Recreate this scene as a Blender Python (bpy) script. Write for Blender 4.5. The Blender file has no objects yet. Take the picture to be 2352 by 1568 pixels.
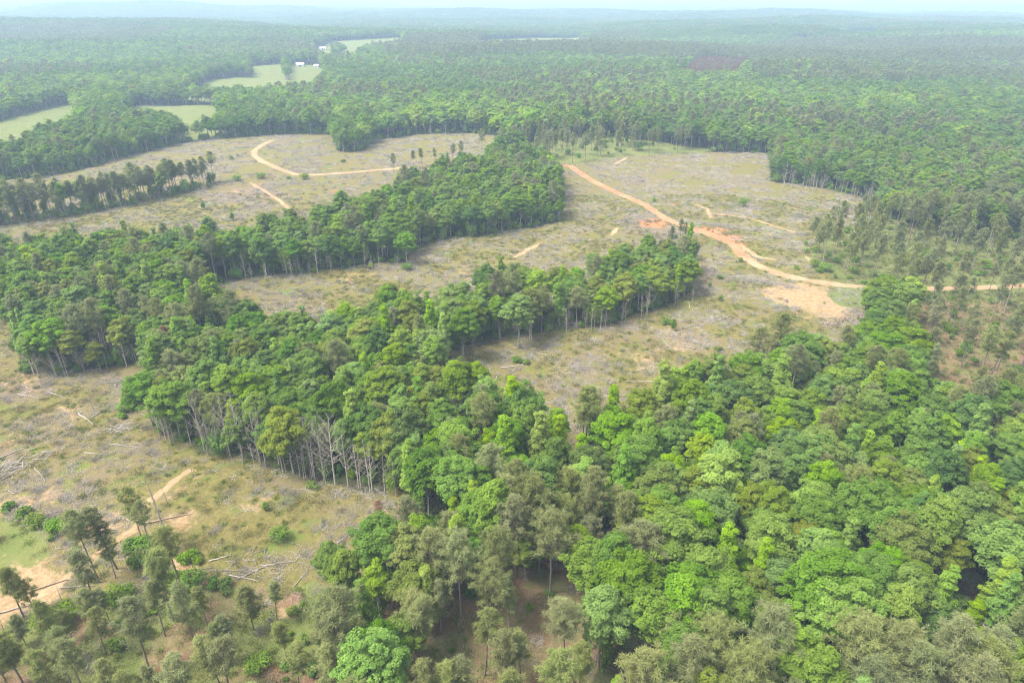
import bpy, math, random
import numpy as np
from mathutils import Vector

# ------------------------------------------------------------------ camera, sky, sun
S = bpy.context.scene
COL = S.collection
TH = math.radians(26.72)
CAMZ = 110.0
cam = bpy.data.cameras.new("camera")
cam.lens, cam.sensor_width = 24.0, 36.0
cam.clip_start, cam.clip_end = 1.0, 90000.0
camo = bpy.data.objects.new("camera", cam)
camo.location = (0, 0, CAMZ)
camo.rotation_euler = (math.pi / 2 - TH, 0, 0)
COL.objects.link(camo)
S.camera = camo

SUN_EL, SUN_AZ = math.radians(60), math.radians(-105)      # azimuth from +Y (view direction) towards +X
W = bpy.data.worlds.new("World"); S.world = W; W.use_nodes = True
nt = W.node_tree
sky = nt.nodes.new("ShaderNodeTexSky"); sky.sky_type = 'NISHITA'; sky.sun_disc = False
sky.sun_elevation = SUN_EL; sky.sun_rotation = SUN_AZ
sky.altitude = 200; sky.air_density = 1.0; sky.dust_density = 5.0; sky.ozone_density = 1.0
bg = nt.nodes["Background"]; bg.inputs[1].default_value = 0.12
hs_ = nt.nodes.new("ShaderNodeHueSaturation"); hs_.inputs['Saturation'].default_value = .10      # thin overcast whitens the sky
nt.links.new(sky.outputs[0], hs_.inputs['Color']); nt.links.new(hs_.outputs[0], bg.inputs[0])
sl = bpy.data.lights.new("sun", 'SUN'); sl.energy = 1.5; sl.angle = math.radians(18); sl.color = (1.0, 0.93, 0.82)
so = bpy.data.objects.new("sun", sl); COL.objects.link(so)
sd = Vector((math.sin(SUN_AZ) * math.cos(SUN_EL), math.cos(SUN_AZ) * math.cos(SUN_EL), math.sin(SUN_EL)))
so.rotation_euler = sd.to_track_quat('Z', 'Y').to_euler()
so.location = (0, 0, 500)
S.view_settings.view_transform = 'Standard'; S.view_settings.look = 'None'
S.view_settings.gamma = 1.0; S.view_settings.exposure = 1.98
cy = S.cycles
cy.max_bounces = 6; cy.diffuse_bounces = 4; cy.glossy_bounces = 1; cy.transmission_bounces = 3
cy.volume_bounces = 1; cy.transparent_max_bounces = 4
cy.use_denoising = True; cy.denoising_prefilter = 'NONE'
cy.filter_width = 1.15
cy.caustics_reflective = cy.caustics_refractive = False

rng = np.random.default_rng(7)
random.seed(7)

# ------------------------------------------------------------------ terrain height, picture <-> ground
_wav = [(random.uniform(0, 6.28), random.uniform(0, 6.28), L) for L in (900, 1300, 1700, 2300, 3100, 700)]
_bumps = [(-1250, 2250, 30, 800, 380), (-60, 1750, 15, 420, 160), (930, 1950, 16, 700, 200),
          (-300, 4200, 40, 900, 500), (1500, 3600, 25, 1200, 400), (-2600, 5200, 50, 1500, 600)]
_near = [(-205, 500, 5, 130, 90), (75, 620, 7, 130, 90), (120, 330, 3, 90, 60), (-120, 190, -2, 60, 50), (-420, 900, -3, 260, 160)]
_bumps += [(350, 1050, 9, 260, 90), (900, 1300, 14, 380, 110), (200, 1450, 12, 350, 110), (-150, 1380, 8, 220, 100), (1300, 1650, 16, 500, 140), (600, 2050, 17, 500, 150), (-950, 1500, 13, 300, 140), (-450, 1950, 12, 400, 130), (1700, 2300, 18, 600, 170)]
_rr = random.Random(5)
_bumps += [(_rr.uniform(-.8, .8) * yy, yy, _rr.uniform(8, 22), _rr.uniform(350, 900), _rr.uniform(140, 260)) for yy in (2500, 2700, 2950, 3200, 3500, 3800, 4100, 4500, 4900, 5400, 6000, 6600, 7400, 8200)]
def H(x, y):
    x = np.asarray(x, float); y = np.asarray(y, float)
    d = np.hypot(x, y)
    amp = 9 * np.clip((d - 900) / 1500, 0, 1) + 14 * np.clip((d - 3500) / 6000, 0, 1)
    n = np.zeros_like(x)
    for a, p, L in _wav:
        n = n + np.sin((x * math.cos(a) + y * math.sin(a)) * 6.283 / L + p) / 2.4
    z = amp * n
    for bx, by, h, sx, sy in _bumps + _near:
        z = z + h * np.exp(-((x - bx) / sx) ** 2 - ((y - by) / sy) ** 2)
    s1 = np.sin(x * 0.055 + 1.3) * np.sin(y * 0.047 + .4) * .5 + np.sin(x * 0.021 - y * 0.03) * .8
    return z + s1 * np.clip((d - 40) / 100, 0, 1) * 0.7

F = 1568.0
CT, ST = math.cos(TH), math.sin(TH)
def ray(u, v):
    a, b = u - 1176, 784 - v
    d = np.array([a, F * CT + b * ST, -F * ST + b * CT])
    return d / np.linalg.norm(d)
_ts = np.geomspace(30, 60000, 4000)
def unproj(u, v, dz=0.0):
    d = ray(u, v)
    P = d[None, :] * _ts[:, None]
    g = CAMZ + P[:, 2] - H(P[:, 0], P[:, 1]) - dz
    k = np.argmax(g < 0)
    if g[k] >= 0: k = len(_ts) - 1
    lo, hi = _ts[max(k - 1, 0)], _ts[k]
    for _ in range(24):
        m = (lo + hi) / 2
        p = d * m
        if CAMZ + p[2] - float(H(p[0], p[1])) - dz > 0: lo = m
        else: hi = m
    p = d * lo
    return float(p[0]), float(p[1])
def proj(x, y, z):
    x = np.asarray(x, float); y = np.asarray(y, float); z = np.asarray(z, float) - CAMZ
    w = y * CT - z * ST
    w = np.where(w < 1, 1, w)
    return 1176 + F * x / w, 784 - F * (y * ST + z * CT) / w
def poly(pts, top=17.0):
    out = []
    for p in pts:
        out.append(unproj(p[0], p[1], top if len(p) > 2 else 0.0))
    return np.array(out)
def inside(P, x, y):
    r = np.zeros(x.shape, bool)
    bb = (x >= P[:, 0].min()) & (x <= P[:, 0].max()) & (y >= P[:, 1].min()) & (y <= P[:, 1].max())
    xs, ys = x[bb], y[bb]
    c = np.zeros(xs.shape, bool)
    j = len(P) - 1
    for i in range(len(P)):
        yi, yj, xi, xj = P[i, 1], P[j, 1], P[i, 0], P[j, 0]
        if yi != yj:
            c ^= ((yi > ys) != (yj > ys)) & (xs < (xj - xi) * (ys - yi) / (yj - yi) + xi)
        j = i
    r[bb] = c
    return r
def segdist(P, x, y):
    d = np.full(x.shape, 1e9)
    for a, b in zip(P[:-1], P[1:]):
        ab = b - a; L2 = (ab ** 2).sum() + 1e-9
        t = np.clip(((x - a[0]) * ab[0] + (y - a[1]) * ab[1]) / L2, 0, 1)
        d = np.minimum(d, np.hypot(x - a[0] - t * ab[0], y - a[1] - t * ab[1]))
    return d
T = 't'
C1 = poly([(-300, 690), (0, 706), (48, 716), (40, 760), (30, 810), (60, 858), (110, 862), (180, 852), (260, 843), (335, 830),
           (360, 880), (345, 985), (400, 1012), (500, 1040), (600, 1068), (700, 1092), (800, 1115), (880, 1128), (935, 1145),
           (935, 1192, T), (880, 1202, T), (800, 1207, T), (745, 1264, T), (725, 1300, T), (700, 1340), (690, 1420), (640, 1500), (600, 1700),
           (-100, 1800), (-500, 1500)])
C2 = poly([(985, 822), (1040, 806), (1150, 776), (1300, 757), (1400, 747), (1480, 718), (1560, 688), (1590, 666), (1592, 620), (1575, 590),
           (1562, 562, T), (1540, 548, T), (1490, 545, T), (1430, 552, T), (1380, 575, T), (1320, 612, T), (1250, 612, T), (1200, 602, T),
           (1120, 602, T), (1090, 640, T), (1000, 652, T), (920, 662, T), (860, 672, T), (780, 692, T), (700, 700, T), (620, 702, T),
           (560, 688, T), (500, 668, T), (478, 662), (560, 640), (700, 626), (820, 612), (890, 604), (938, 606), (945, 575), (1000, 556),
           (1100, 541), (1200, 526), (1288, 508), (1282, 460), (1262, 400), (1258, 378), (1300, 374), (1340, 372), (1420, 360), (1500, 353),
           (1600, 351), (1680, 349), (1760, 352), (1775, 385), (1765, 415), (1850, 427), (1930, 442), (2000, 457), (2028, 480),
           (1990, 520), (1900, 545), (1845, 575), (1900, 640), (1990, 655), (2060, 668), (2010, 700), (1990, 722, T), (1950, 745, T),
           (1880, 752, T), (1800, 750, T), (1745, 745, T), (1690, 790, T), (1640, 812, T), (1540, 835, T), (1510, 865, T), (1420, 882, T),
           (1350, 895, T), (1320, 915, T), (1285, 930, T), (1245, 898, T), (1190, 878, T), (1100, 852, T), (1030, 832, T)])
C5 = poly([(-250, 445), (0, 415), (100, 407), (200, 387), (300, 358), (420, 328), (540, 316), (640, 309), (762, 309), (775, 350), (830, 348),
           (862, 322), (960, 309), (1080, 306), (1140, 312), (1180, 345), (1100, 345, T), (1000, 360, T), (980, 378, T), (900, 402, T), (830, 437, T),
           (725, 462, T), (718, 490, T), (680, 477, T), (640, 477, T), (560, 512, T), (480, 502, T), (400, 512, T), (300, 517, T),
           (200, 517, T), (110, 522, T), (50, 532, T), (0, 545, T), (-250, 560, T)])
_w4 = poly([(-250, 545), (0, 521), (100, 506), (200, 491), (300, 471), (400, 451), (480, 428), (512, 408)])
W4 = np.concatenate([_w4, (_w4 + np.array([3.0, 20.0]))[::-1]])
W5 = poly([(1085, 350), (1180, 352), (1260, 380), (1340, 374), (1420, 362), (1500, 355), (1600, 354), (1640, 345), (1600, 290, T), (1500, 275, T),
           (1400, 265, T), (1290, 268, T), (1200, 280, T), (1090, 312, T)])
W6 = poly([(1840, 560), (1850, 590), (1900, 640), (1990, 655), (2010, 690), (2080, 720), (2090, 780), (2120, 850, T), (2352, 872, T), (2700, 880),
           (2700, 560), (2352, 540), (2200, 560), (2030, 500), (1900, 545)])
W6b = poly([(2030, 500), (2200, 560), (2352, 540), (2700, 560), (2700, 430), (2352, 430), (2200, 470), (2080, 480)])
GAP = poly([(1000, 1450), (1060, 1395), (1150, 1362), (1280, 1360), (1330, 1400), (1300, 1480), (1260, 1568), (1240, 1750), (900, 1800), (930, 1560)])
M1 = poly([(740, 1270, T), (900, 1195, T), (960, 1165, T), (1090, 1060, T), (1300, 1080, T), (1450, 1120, T), (1500, 1250, T), (1400, 1350, T),
           (1360, 1450, T), (1500, 1520, T), (1700, 1470, T), (2000, 1445, T), (2352, 1400, T), (2700, 1400, T), (2900, 2300), (600, 2300)])
FRONT = poly([(-300, 1450), (0, 1432), (130, 1402), (200, 1400), (330, 1370), (430, 1362), (520, 1372), (620, 1352), (700, 1335), (740, 1420), (780, 1568),
              (780, 2100), (-500, 2100)])
MEADOW = poly([(-200, 1185), (0, 1180), (60, 1200), (110, 1240), (120, 1280), (60, 1310), (0, 1330), (-200, 1350)])
PAST = [poly(p, q) for q, p in zip((17, 15, 12, 15, 14, 14, 14, 15, 8, 15, 15), (
    [(-150, 300), (0, 280), (60, 262), (120, 248), (172, 236), (172, 256, T), (120, 280, T), (70, 300, T), (0, 318, T), (-150, 345, T)],
    [(285, 250, T), (300, 244), (330, 243), (505, 240), (500, 265, T), (485, 270, T), (440, 279, T), (405, 284, T), (390, 262, T), (330, 260, T)],
    [(400, 205, T), (480, 184), (540, 178), (600, 180), (660, 185), (750, 184), (725, 198, T), (600, 208, T), (480, 212, T)],
    [(566, 152), (655, 147), (652, 160, T), (580, 162, T)],
    [(715, 106, T), (760, 96), (800, 93), (925, 87), (925, 96, T), (860, 104, T), (780, 106, T)],
    [(735, 128, T), (800, 119), (840, 120), (820, 128, T)],
    [(1078, 99, T), (1150, 90), (1345, 83), (1352, 99, T), (1220, 100, T)],
    [(1810, 89, T), (1815, 83), (1858, 86), (1855, 92, T)],
    [(1900, 78, T), (1960, 71), (2050, 74), (2020, 82, T)],
    [(664, 149), (742, 150), (744, 163, T), (664, 163, T)], [(722, 111), (766, 111), (766, 123, T), (722, 123, T)]))]
DEADSTAND = poly([(1560, 172, T), (1590, 150), (1640, 143), (1725, 152), (1700, 172, T), (1620, 178, T)], 10)
FPINE = [poly(p) for p in (
    [(820, 102), (1000, 96), (1250, 100), (1420, 110), (1700, 128), (1700, 160), (1420, 150), (1200, 142), (900, 148)],
    [(1700, 128), (1800, 112), (2000, 106), (2450, 112), (2450, 168), (1850, 166), (1700, 160)],
    [(1720, 172), (2450, 168), (2450, 205), (2000, 218), (1720, 202)],
    [(-100, 84), (100, 66), (250, 62), (420, 80), (330, 105), (-100, 112)],
    [(1050, 190), (1500, 188), (1550, 225), (1350, 235), (1100, 215)])]

ROAD = [(2480, 655), (2352, 657), (2200, 662), (2060, 664), (1990, 661), (1930, 655), (1860, 645), (1800, 632), (1740, 610), (1705, 588), (1690, 567),
        (1660, 550), (1620, 535), (1580, 522), (1540, 508), (1510, 490), (1480, 470), (1440, 452), (1400, 435), (1360, 415), (1332, 397), (1312, 382), (1270, 378)]
ROAD2 = [(935, 385), (890, 389), (840, 393), (780, 398), (720, 402), (680, 401), (640, 388), (602, 371), (584, 357), (583, 346), (600, 335), (625, 322)]
TRK = [[(433, 1081), (392, 1112), (341, 1153), (322, 1190), (307, 1218), (273, 1238)],
       [(238, 1262), (218, 1276), (164, 1317), (112, 1361), (51, 1392), (-40, 1420)],
       [(310, 1269), (345, 1272), (385, 1286), (443, 1306), (484, 1334), (518, 1358)],
       [(575, 420), (610, 440), (640, 460), (665, 480)],
       [(1180, 592), (1210, 575), (1242, 558)],
       [(1405, 540), (1418, 523)],
       [(1700, 562), (1740, 590), (1780, 596)],
       [(1848, 588), (1870, 605), (1880, 620)],
       [(1410, 378), (1440, 362)],
       [(1600, 470), (1625, 480), (1632, 500)],
       [(1640, 490), (1720, 500), (1780, 520), (1830, 535)]]
SOIL = [((1870, 690), 16, .85), ((1815, 678), 14, .9), ((1900, 712), 10, .75), ((1845, 668), 11, .8), ((60, 1335), 8, .8), ((20, 1300), 7, .5), ((90, 1370), 5, .8),
        ((0, 1395), 8, .8), ((410, 1205), 7, .5), ((230, 1215), 7, .6), ((390, 1140), 9, .35), ((30, 1165), 6, .8), ((120, 1135), 5, .6), ((600, 1150), 7, .4),
        ((560, 1170), 6, .4), ((1150, 745), 8, .5), ((450, 1085), 5, .4), ((660, 1395), 4, .8), ((60, 880), 10, .5), ((150, 950), 9, .4), ((40, 1010), 8, .4),
        ((1560, 800), 10, .45), ((1480, 830), 9, .45), ((1390, 820), 9, .35), ((480, 470), 22, .35), ((540, 440), 18, .35), ((1080, 628), 16, .4), ((820, 635), 16, .4), ((1560, 770), 14, .4)]
CLAY = [((1500, 512), 11, 1.0), ((1640, 528), 9, 1.0), ((1680, 545), 7, .9), ((1550, 470), 7, .5), ((780, 440), 14, .5), ((590, 425), 14, .45), ((620, 440), 12, .4),
        ((700, 385), 16, .35), ((1270, 378), 14, .7), ((2300, 695), 10, .5), ((2330, 740), 8, .5), ((420, 1200), 5, .5), ((1700, 560), 6, .8), ((215, 1205), 5, .5)]
roads = [np.array([unproj(u, v) for u, v in ROAD]), np.array([unproj(u, v) for u, v in ROAD2])]
tracks = [np.array([unproj(u, v) for u, v in t]) for t in TRK]

def sm(n, L, seed):
    """smooth pseudo noise over xy with wavelength L, 0..1"""
    r = np.random.default_rng(seed); ks = r.uniform(0, 6.283, (7, 2)); ls = L * r.uniform(.6, 1.7, 7)
    x, y = n
    return 0.5 + 0.5 * np.clip(sum(np.sin((x * np.cos(a) + y * np.sin(a)) * 6.283 / l + p) for (a, p), l in zip(ks, ls)) / 3.2, -1, 1)

def is_open(x, y):
    o = inside(C1, x, y) | inside(C2, x, y) | inside(C5, x, y)
    o &= ~inside(W4, x, y)
    return o
def is_pasture(x, y):
    o = np.zeros(x.shape, bool)
    for P in PAST: o |= inside(P, x, y)
    return o

# ------------------------------------------------------------------ materials
def mat(name):
    m = bpy.data.materials.new(name); m.use_nodes = True
    t = m.node_tree
    for n in list(t.nodes): t.nodes.remove(n)
    out = t.nodes.new("ShaderNodeOutputMaterial")
    return m, t, out
def nd(t, kind, **kw):
    n = t.nodes.new(kind)
    for k, v in kw.items():
        if k.startswith('i_'): n.inputs[k[2:].replace('_', ' ')].default_value = v
        else: setattr(n, k, v)
    return n
def mixc(t, f, a, b):
    n = t.nodes.new("ShaderNodeMix"); n.data_type = 'RGBA'
    for s, v in ((0, f), (6, a), (7, b)):
        if isinstance(v, bpy.types.NodeSocket): t.links.new(v, n.inputs[s])
        else: n.inputs[s].default_value = v if s == 0 else (*v, 1)
    return n.outputs[2]
def mth(t, op, a, b=0.0, clamp=False):
    n = t.nodes.new("ShaderNodeMath"); n.operation = op; n.use_clamp = clamp
    for s, v in ((0, a), (1, b)):
        if isinstance(v, bpy.types.NodeSocket): t.links.new(v, n.inputs[s])
        else: n.inputs[s].default_value = v
    return n.outputs[0]
def noise(t, scale, detail=4, rough=.6, vec=None, dist=0.0):
    n = nd(t, "ShaderNodeTexNoise"); n.inputs['Scale'].default_value = scale
    n.inputs['Detail'].default_value = detail; n.inputs['Roughness'].default_value = rough; n.inputs['Distortion'].default_value = dist
    if vec is not None: t.links.new(vec, n.inputs['Vector'])
    return n.outputs['Fac']
def ramp(t, f, lo, hi):
    n = t.nodes.new("ShaderNodeMapRange"); n.clamp = True
    t.links.new(f, n.inputs[0]); n.inputs[1].default_value = lo; n.inputs[2].default_value = hi
    return n.outputs[0]

def leaf_mat(name, col, col2, hue=.02, val=.17, sat=.12, trans=.3):
    m, t, out = mat(name)
    oi = nd(t, "ShaderNodeObjectInfo")
    at = nd(t, "ShaderNodeAttribute", attribute_name="tint")
    c = mixc(t, at.outputs['Fac'], col, col2)
    hs = nd(t, "ShaderNodeHueSaturation")
    t.links.new(c, hs.inputs['Color'])
    r = oi.outputs['Random']
    r2 = mth(t, 'FRACT', mth(t, 'MULTIPLY', r, 7.31)); r3 = mth(t, 'FRACT', mth(t, 'MULTIPLY', r, 13.7))
    t.links.new(mth(t, 'ADD', mth(t, 'MULTIPLY', r, 1.5 * hue), .494 - hue), hs.inputs['Hue'])
    t.links.new(mth(t, 'ADD', mth(t, 'MULTIPLY', r2, 2 * val), 1 - val), hs.inputs['Value'])
    t.links.new(mth(t, 'ADD', mth(t, 'MULTIPLY', r3, 2 * sat), 1 - sat), hs.inputs['Saturation'])
    d = nd(t, "ShaderNodeBsdfDiffuse"); tr = nd(t, "ShaderNodeBsdfTranslucent"); mx = nd(t, "ShaderNodeMixShader")
    mx.inputs[0].default_value = trans
    for b in (d, tr): t.links.new(hs.outputs[0], b.inputs['Color'])
    t.links.new(d.outputs[0], mx.inputs[1]); t.links.new(tr.outputs[0], mx.inputs[2])
    t.links.new(mx.outputs[0], out.inputs[0])
    return m
def bark_mat(name, a, b, scale=1.5):
    m, t, out = mat(name)
    geo = nd(t, "ShaderNodeTexCoord")
    mp = nd(t, "ShaderNodeMapping"); mp.inputs['Scale'].default_value = (3, 3, .6)
    t.links.new(geo.outputs['Object'], mp.inputs[0])
    oi = nd(t, "ShaderNodeObjectInfo")
    n = noise(t, scale, 4, .6, mp.outputs[0])
    c = mixc(t, ramp(t, n, .3, .7), a, b)
    hs = nd(t, "ShaderNodeHueSaturation"); t.links.new(c, hs.inputs['Color'])
    t.links.new(mth(t, 'ADD', mth(t, 'MULTIPLY', oi.outputs['Random'], .6), .7), hs.inputs['Value'])
    p = nd(t, "ShaderNodeBsdfPrincipled"); t.links.new(hs.outputs[0], p.inputs['Base Color']); p.inputs['Roughness'].default_value = .9
    t.links.new(p.outputs[0], out.inputs[0])
    return m
def flat_mat(name, a, b, scale, rough=.8, lo=.3, hi=.7):
    m, t, out = mat(name)
    geo = nd(t, "ShaderNodeNewGeometry")
    c = mixc(t, ramp(t, noise(t, scale, 5, .6, geo.outputs['Position']), lo, hi), a, b)
    p = nd(t, "ShaderNodeBsdfPrincipled"); t.links.new(c, p.inputs['Base Color']); p.inputs['Roughness'].default_value = rough
    t.links.new(p.outputs[0], out.inputs[0])
    return m

LEAF = {
    'mid':   leaf_mat("leaf_mid_green", (.105, .200, .022), (.185, .310, .040), trans=.45),
    'dark':  leaf_mat("leaf_dark_green", (.080, .165, .024), (.135, .245, .038), trans=.45),
    'lime':  leaf_mat("leaf_lime_green", (.165, .295, .022), (.245, .395, .040), val=.12, trans=.45),
    'olive': leaf_mat("leaf_olive", (.140, .200, .030), (.215, .265, .055), trans=.45),
    'pale':  leaf_mat("leaf_pale_green", (.115, .210, .036), (.195, .315, .070), trans=.45),
    'pine':  leaf_mat("needle_olive_green", (.190, .225, .082), (.270, .305, .120), hue=.015, val=.16, sat=.15, trans=.48),
    'rust':  leaf_mat("needle_rust", (.22, .135, .072), (.30, .20, .115), val=.15, trans=.35),
    'bush':  leaf_mat("leaf_bush", (.100, .190, .024), (.165, .280, .042), trans=.4),
}
BARK = {
    'grey': bark_mat("bark_grey", (.20, .175, .145), (.33, .30, .26)),
    'pine': bark_mat("bark_pine", (.15, .115, .095), (.24, .19, .16)),
    'dead': bark_mat("bark_bleached", (.24, .21, .17), (.40, .355, .30)),
    'bleached': bark_mat("bark_silver", (.34, .31, .27), (.52, .48, .43)),
    'brown': bark_mat("bark_brown", (.18, .125, .09), (.32, .24, .18)),
}

# ground -------------------------------------------------------------
def ground_mat():
    m, t, out = mat("ground_cover")
    geo = nd(t, "ShaderNodeNewGeometry"); P = geo.outputs['Position']
    a1 = nd(t, "ShaderNodeAttribute", attribute_name="cover"); s1 = nd(t, "ShaderNodeSeparateColor"); t.links.new(a1.outputs['Color'], s1.inputs[0])
    a2 = nd(t, "ShaderNodeAttribute", attribute_name="soil"); s2 = nd(t, "ShaderNodeSeparateColor"); t.links.new(a2.outputs['Color'], s2.inputs[0])
    opn, grs, pin = s1.outputs[0], s1.outputs[1], s1.outputs[2]
    soil, clay, far = s2.outputs[0], s2.outputs[1], s2.outputs[2]
    nL = noise(t, .022, 4, .6, P, .5); nM = noise(t, .11, 5, .65, P, .6); nS = noise(t, .7, 5, .7, P); nF = noise(t, 3.0, 3, .7, P)
    # open cut-over ground: dry grass, grey slash, bare earth
    gcol = mixc(t, ramp(t, nS, .3, .7), (.098, .094, .024), (.185, .150, .055))
    gcol = mixc(t, ramp(t, nM, .55, .72), gcol, (.098, .150, .024))
    scol = mixc(t, ramp(t, nF, .3, .7), (.106, .078, .050), (.205, .158, .110))
    sel = mth(t, 'ADD', mth(t, 'MULTIPLY', nL, .55), mth(t, 'ADD', mth(t, 'MULTIPLY', nM, .35), mth(t, 'MULTIPLY', nS, .3)))
    oc = mixc(t, ramp(t, sel, .49, .60), scol, gcol)
    ecol = mixc(t, ramp(t, nS, .35, .7), (.235, .152, .075), (.355, .258, .150))
    e = ramp(t, mth(t, 'ADD', mth(t, 'MULTIPLY', noise(t, .25, 5, .7, P, .8), .8), mth(t, 'MULTIPLY', soil, .55)), .58, .72)
    oc = mixc(t, e, oc, ecol)
    ccol = mixc(t, nS, (.30, .115, .048), (.40, .19, .095))
    oc = mixc(t, ramp(t, mth(t, 'ADD', mth(t, 'MULTIPLY', nM, .6), mth(t, 'MULTIPLY', clay, .6)), .55, .68), oc, ccol)
    # forest floor, needle floor
    fl = mixc(t, ramp(t, nM, .35, .65), (.075, .055, .034), (.055, .080, .026))
    pf = mixc(t, ramp(t, nM, .38, .62), (.165, .090, .058), (.12, .135, .042))
    pf = mixc(t, ramp(t, nS, .45, .75), pf, (.22, .15, .095))
    c = mixc(t, pin, fl, pf)
    c = mixc(t, opn, c, oc)
    # meadow and pasture
    mc = mixc(t, ramp(t, nM, .3, .7), (.098, .128, .030), (.158, .162, .054))
    mc = mixc(t, ramp(t, mth(t, 'ADD', mth(t, 'MULTIPLY', noise(t, .25, 5, .7, P, .8), .8), mth(t, 'MULTIPLY', soil, .55)), .64, .80), mc, ecol)
    c = mixc(t, grs, c, mc)
    # far canopy seen edge-on as one green cover
    fc = mixc(t, ramp(t, noise(t, .0016, 5, .6, P), .4, .6), (.045, .075, .028), (.075, .125, .035))
    c = mixc(t, far, c, fc)
    p = nd(t, "ShaderNodeBsdfPrincipled"); t.links.new(c, p.inputs['Base Color']); p.inputs['Roughness'].default_value = 1.0
    p.inputs['Specular IOR Level'].default_value = .1
    b = nd(t, "ShaderNodeBump"); b.inputs['Strength'].default_value = .8; b.inputs['Distance'].default_value = .6
    t.links.new(mth(t, 'ADD', nS, mth(t, 'MULTIPLY', nF, .4)), b.inputs['Height']); t.links.new(b.outputs[0], p.inputs['Normal'])
    t.links.new(p.outputs[0], out.inputs[0])
    return m

# ------------------------------------------------------------------ mesh helper (quads only)
class MB:
    def __init__(s): s.v, s.f, s.m, s.t, s.n = [], [], [], [], 0
    def add(s, v, f, mi=0, tint=None):
        v = np.asarray(v, float); f = np.asarray(f, int)
        s.v.append(v); s.f.append(f + s.n); s.m.append(np.full(len(f), mi)); s.n += len(v)
        s.t.append(np.full(len(v), .5) if tint is None else np.broadcast_to(np.asarray(tint, float), (len(v),)).copy())
    def merge(s, o, mi=None, off=(0, 0, 0), sc=1.0, rz=0.0):
        if not o.v: return
        v = np.concatenate(o.v) * sc; c, q = math.cos(rz), math.sin(rz)
        v = np.stack([v[:, 0] * c - v[:, 1] * q, v[:, 0] * q + v[:, 1] * c, v[:, 2]], 1) + np.array(off)
        f = np.concatenate(o.f)
        s.v.append(v); s.f.append(f + s.n); s.m.append(np.concatenate(o.m) if mi is None else np.full(len(f), mi)); s.t.append(np.concatenate(o.t)); s.n += len(v)
    def leaves(s, c, nrm, L, Wd, rg, mi=0, tint=.5, axis=None):
        """diamond leaves at c facing nrm, half length L and half width Wd"""
        n = len(c)
        nrm = nrm / (np.linalg.norm(nrm, axis=1, keepdims=True) + 1e-9)
        r = rg.normal(size=(n, 3)) if axis is None else axis
        a = r - (r * nrm).sum(1, keepdims=True) * nrm
        a /= np.linalg.norm(a, axis=1, keepdims=True) + 1e-9
        b = np.cross(nrm, a)
        L = np.broadcast_to(np.asarray(L, float), (n,))[:, None]; Wd = np.broadcast_to(np.asarray(Wd, float), (n,))[:, None]
        v = np.stack([c - a * L, c + b * Wd + nrm * L * .12, c + a * L, c - b * Wd + nrm * L * .12], 1).reshape(-1, 3)
        f = np.arange(4 * n).reshape(n, 4)
        s.add(v, f, mi, np.repeat(np.broadcast_to(np.asarray(tint, float), (n,)), 4))
    def tube(s, pts, rad, k=6, mi=0, cap=False):
        pts = np.asarray(pts, float); n = len(pts); rad = np.broadcast_to(np.asarray(rad, float), (n,))
        d = np.gradient(pts, axis=0); d /= np.linalg.norm(d, axis=1, keepdims=True) + 1e-9
        ref = np.where(np.abs(d[:, 2:3]) > .9, np.array([[1., 0, 0]]), np.array([[0, 0, 1.]]))
        a = np.cross(d, ref); a /= np.linalg.norm(a, axis=1, keepdims=True) + 1e-9
        b = np.cross(d, a)
        th = np.arange(k) * 2 * math.pi / k
        v = (pts[:, None] + rad[:, None, None] * (a[:, None] * np.cos(th)[None, :, None] + b[:, None] * np.sin(th)[None, :, None])).reshape(-1, 3)
        i = np.arange(n - 1)[:, None] * k; j = np.arange(k)[None]; j2 = (j + 1) % k
        f = np.stack([i + j, i + j2, i + k + j2, i + k + j], -1).reshape(-1, 4)
        s.add(v, f, mi)
        if cap and k == 6:
            e = (n - 1) * k
            s.add(np.concatenate([v[:6], v[e:]]), [[0, 1, 2, 3], [0, 3, 4, 5], [6, 9, 8, 7], [6, 11, 10, 9]], mi)
    def box(s, x0, x1, y0, y1, z0, z1, mi=0):
        v = [(x0, y0, z0), (x1, y0, z0), (x1, y1, z0), (x0, y1, z0), (x0, y0, z1), (x1, y0, z1), (x1, y1, z1), (x0, y1, z1)]
        s.add(v, [(0, 3, 2, 1), (4, 5, 6, 7), (0, 1, 5, 4), (1, 2, 6, 5), (2, 3, 7, 6), (3, 0, 4, 7)], mi)
    def mesh(s, name, mats, smooth=False):
        me = bpy.data.meshes.new(name)
        v = np.concatenate(s.v); f = np.concatenate(s.f); n = len(f)
        me.vertices.add(len(v)); me.vertices.foreach_set("co", v.astype(np.float32).ravel())
        me.loops.add(n * 4); me.loops.foreach_set("vertex_index", f.astype(np.int32).ravel())
        me.polygons.add(n); me.polygons.foreach_set("loop_start", (np.arange(n) * 4).astype(np.int32))
        me.polygons.foreach_set("material_index", np.concatenate(s.m).astype(np.int32))
        me.polygons.foreach_set("use_smooth", np.full(n, smooth))
        for m in (mats if isinstance(mats, (list, tuple)) else [mats]): me.materials.append(m)
        a = me.attributes.new("tint", 'FLOAT', 'POINT'); a.data.foreach_set("value", np.concatenate(s.t).astype(np.float32))
        me.update(calc_edges=True)
        return me

def link(name, data, parent=None):
    o = bpy.data.objects.new(name, data); COL.objects.link(o)
    if parent is not None: o.parent = parent
    return o

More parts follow.
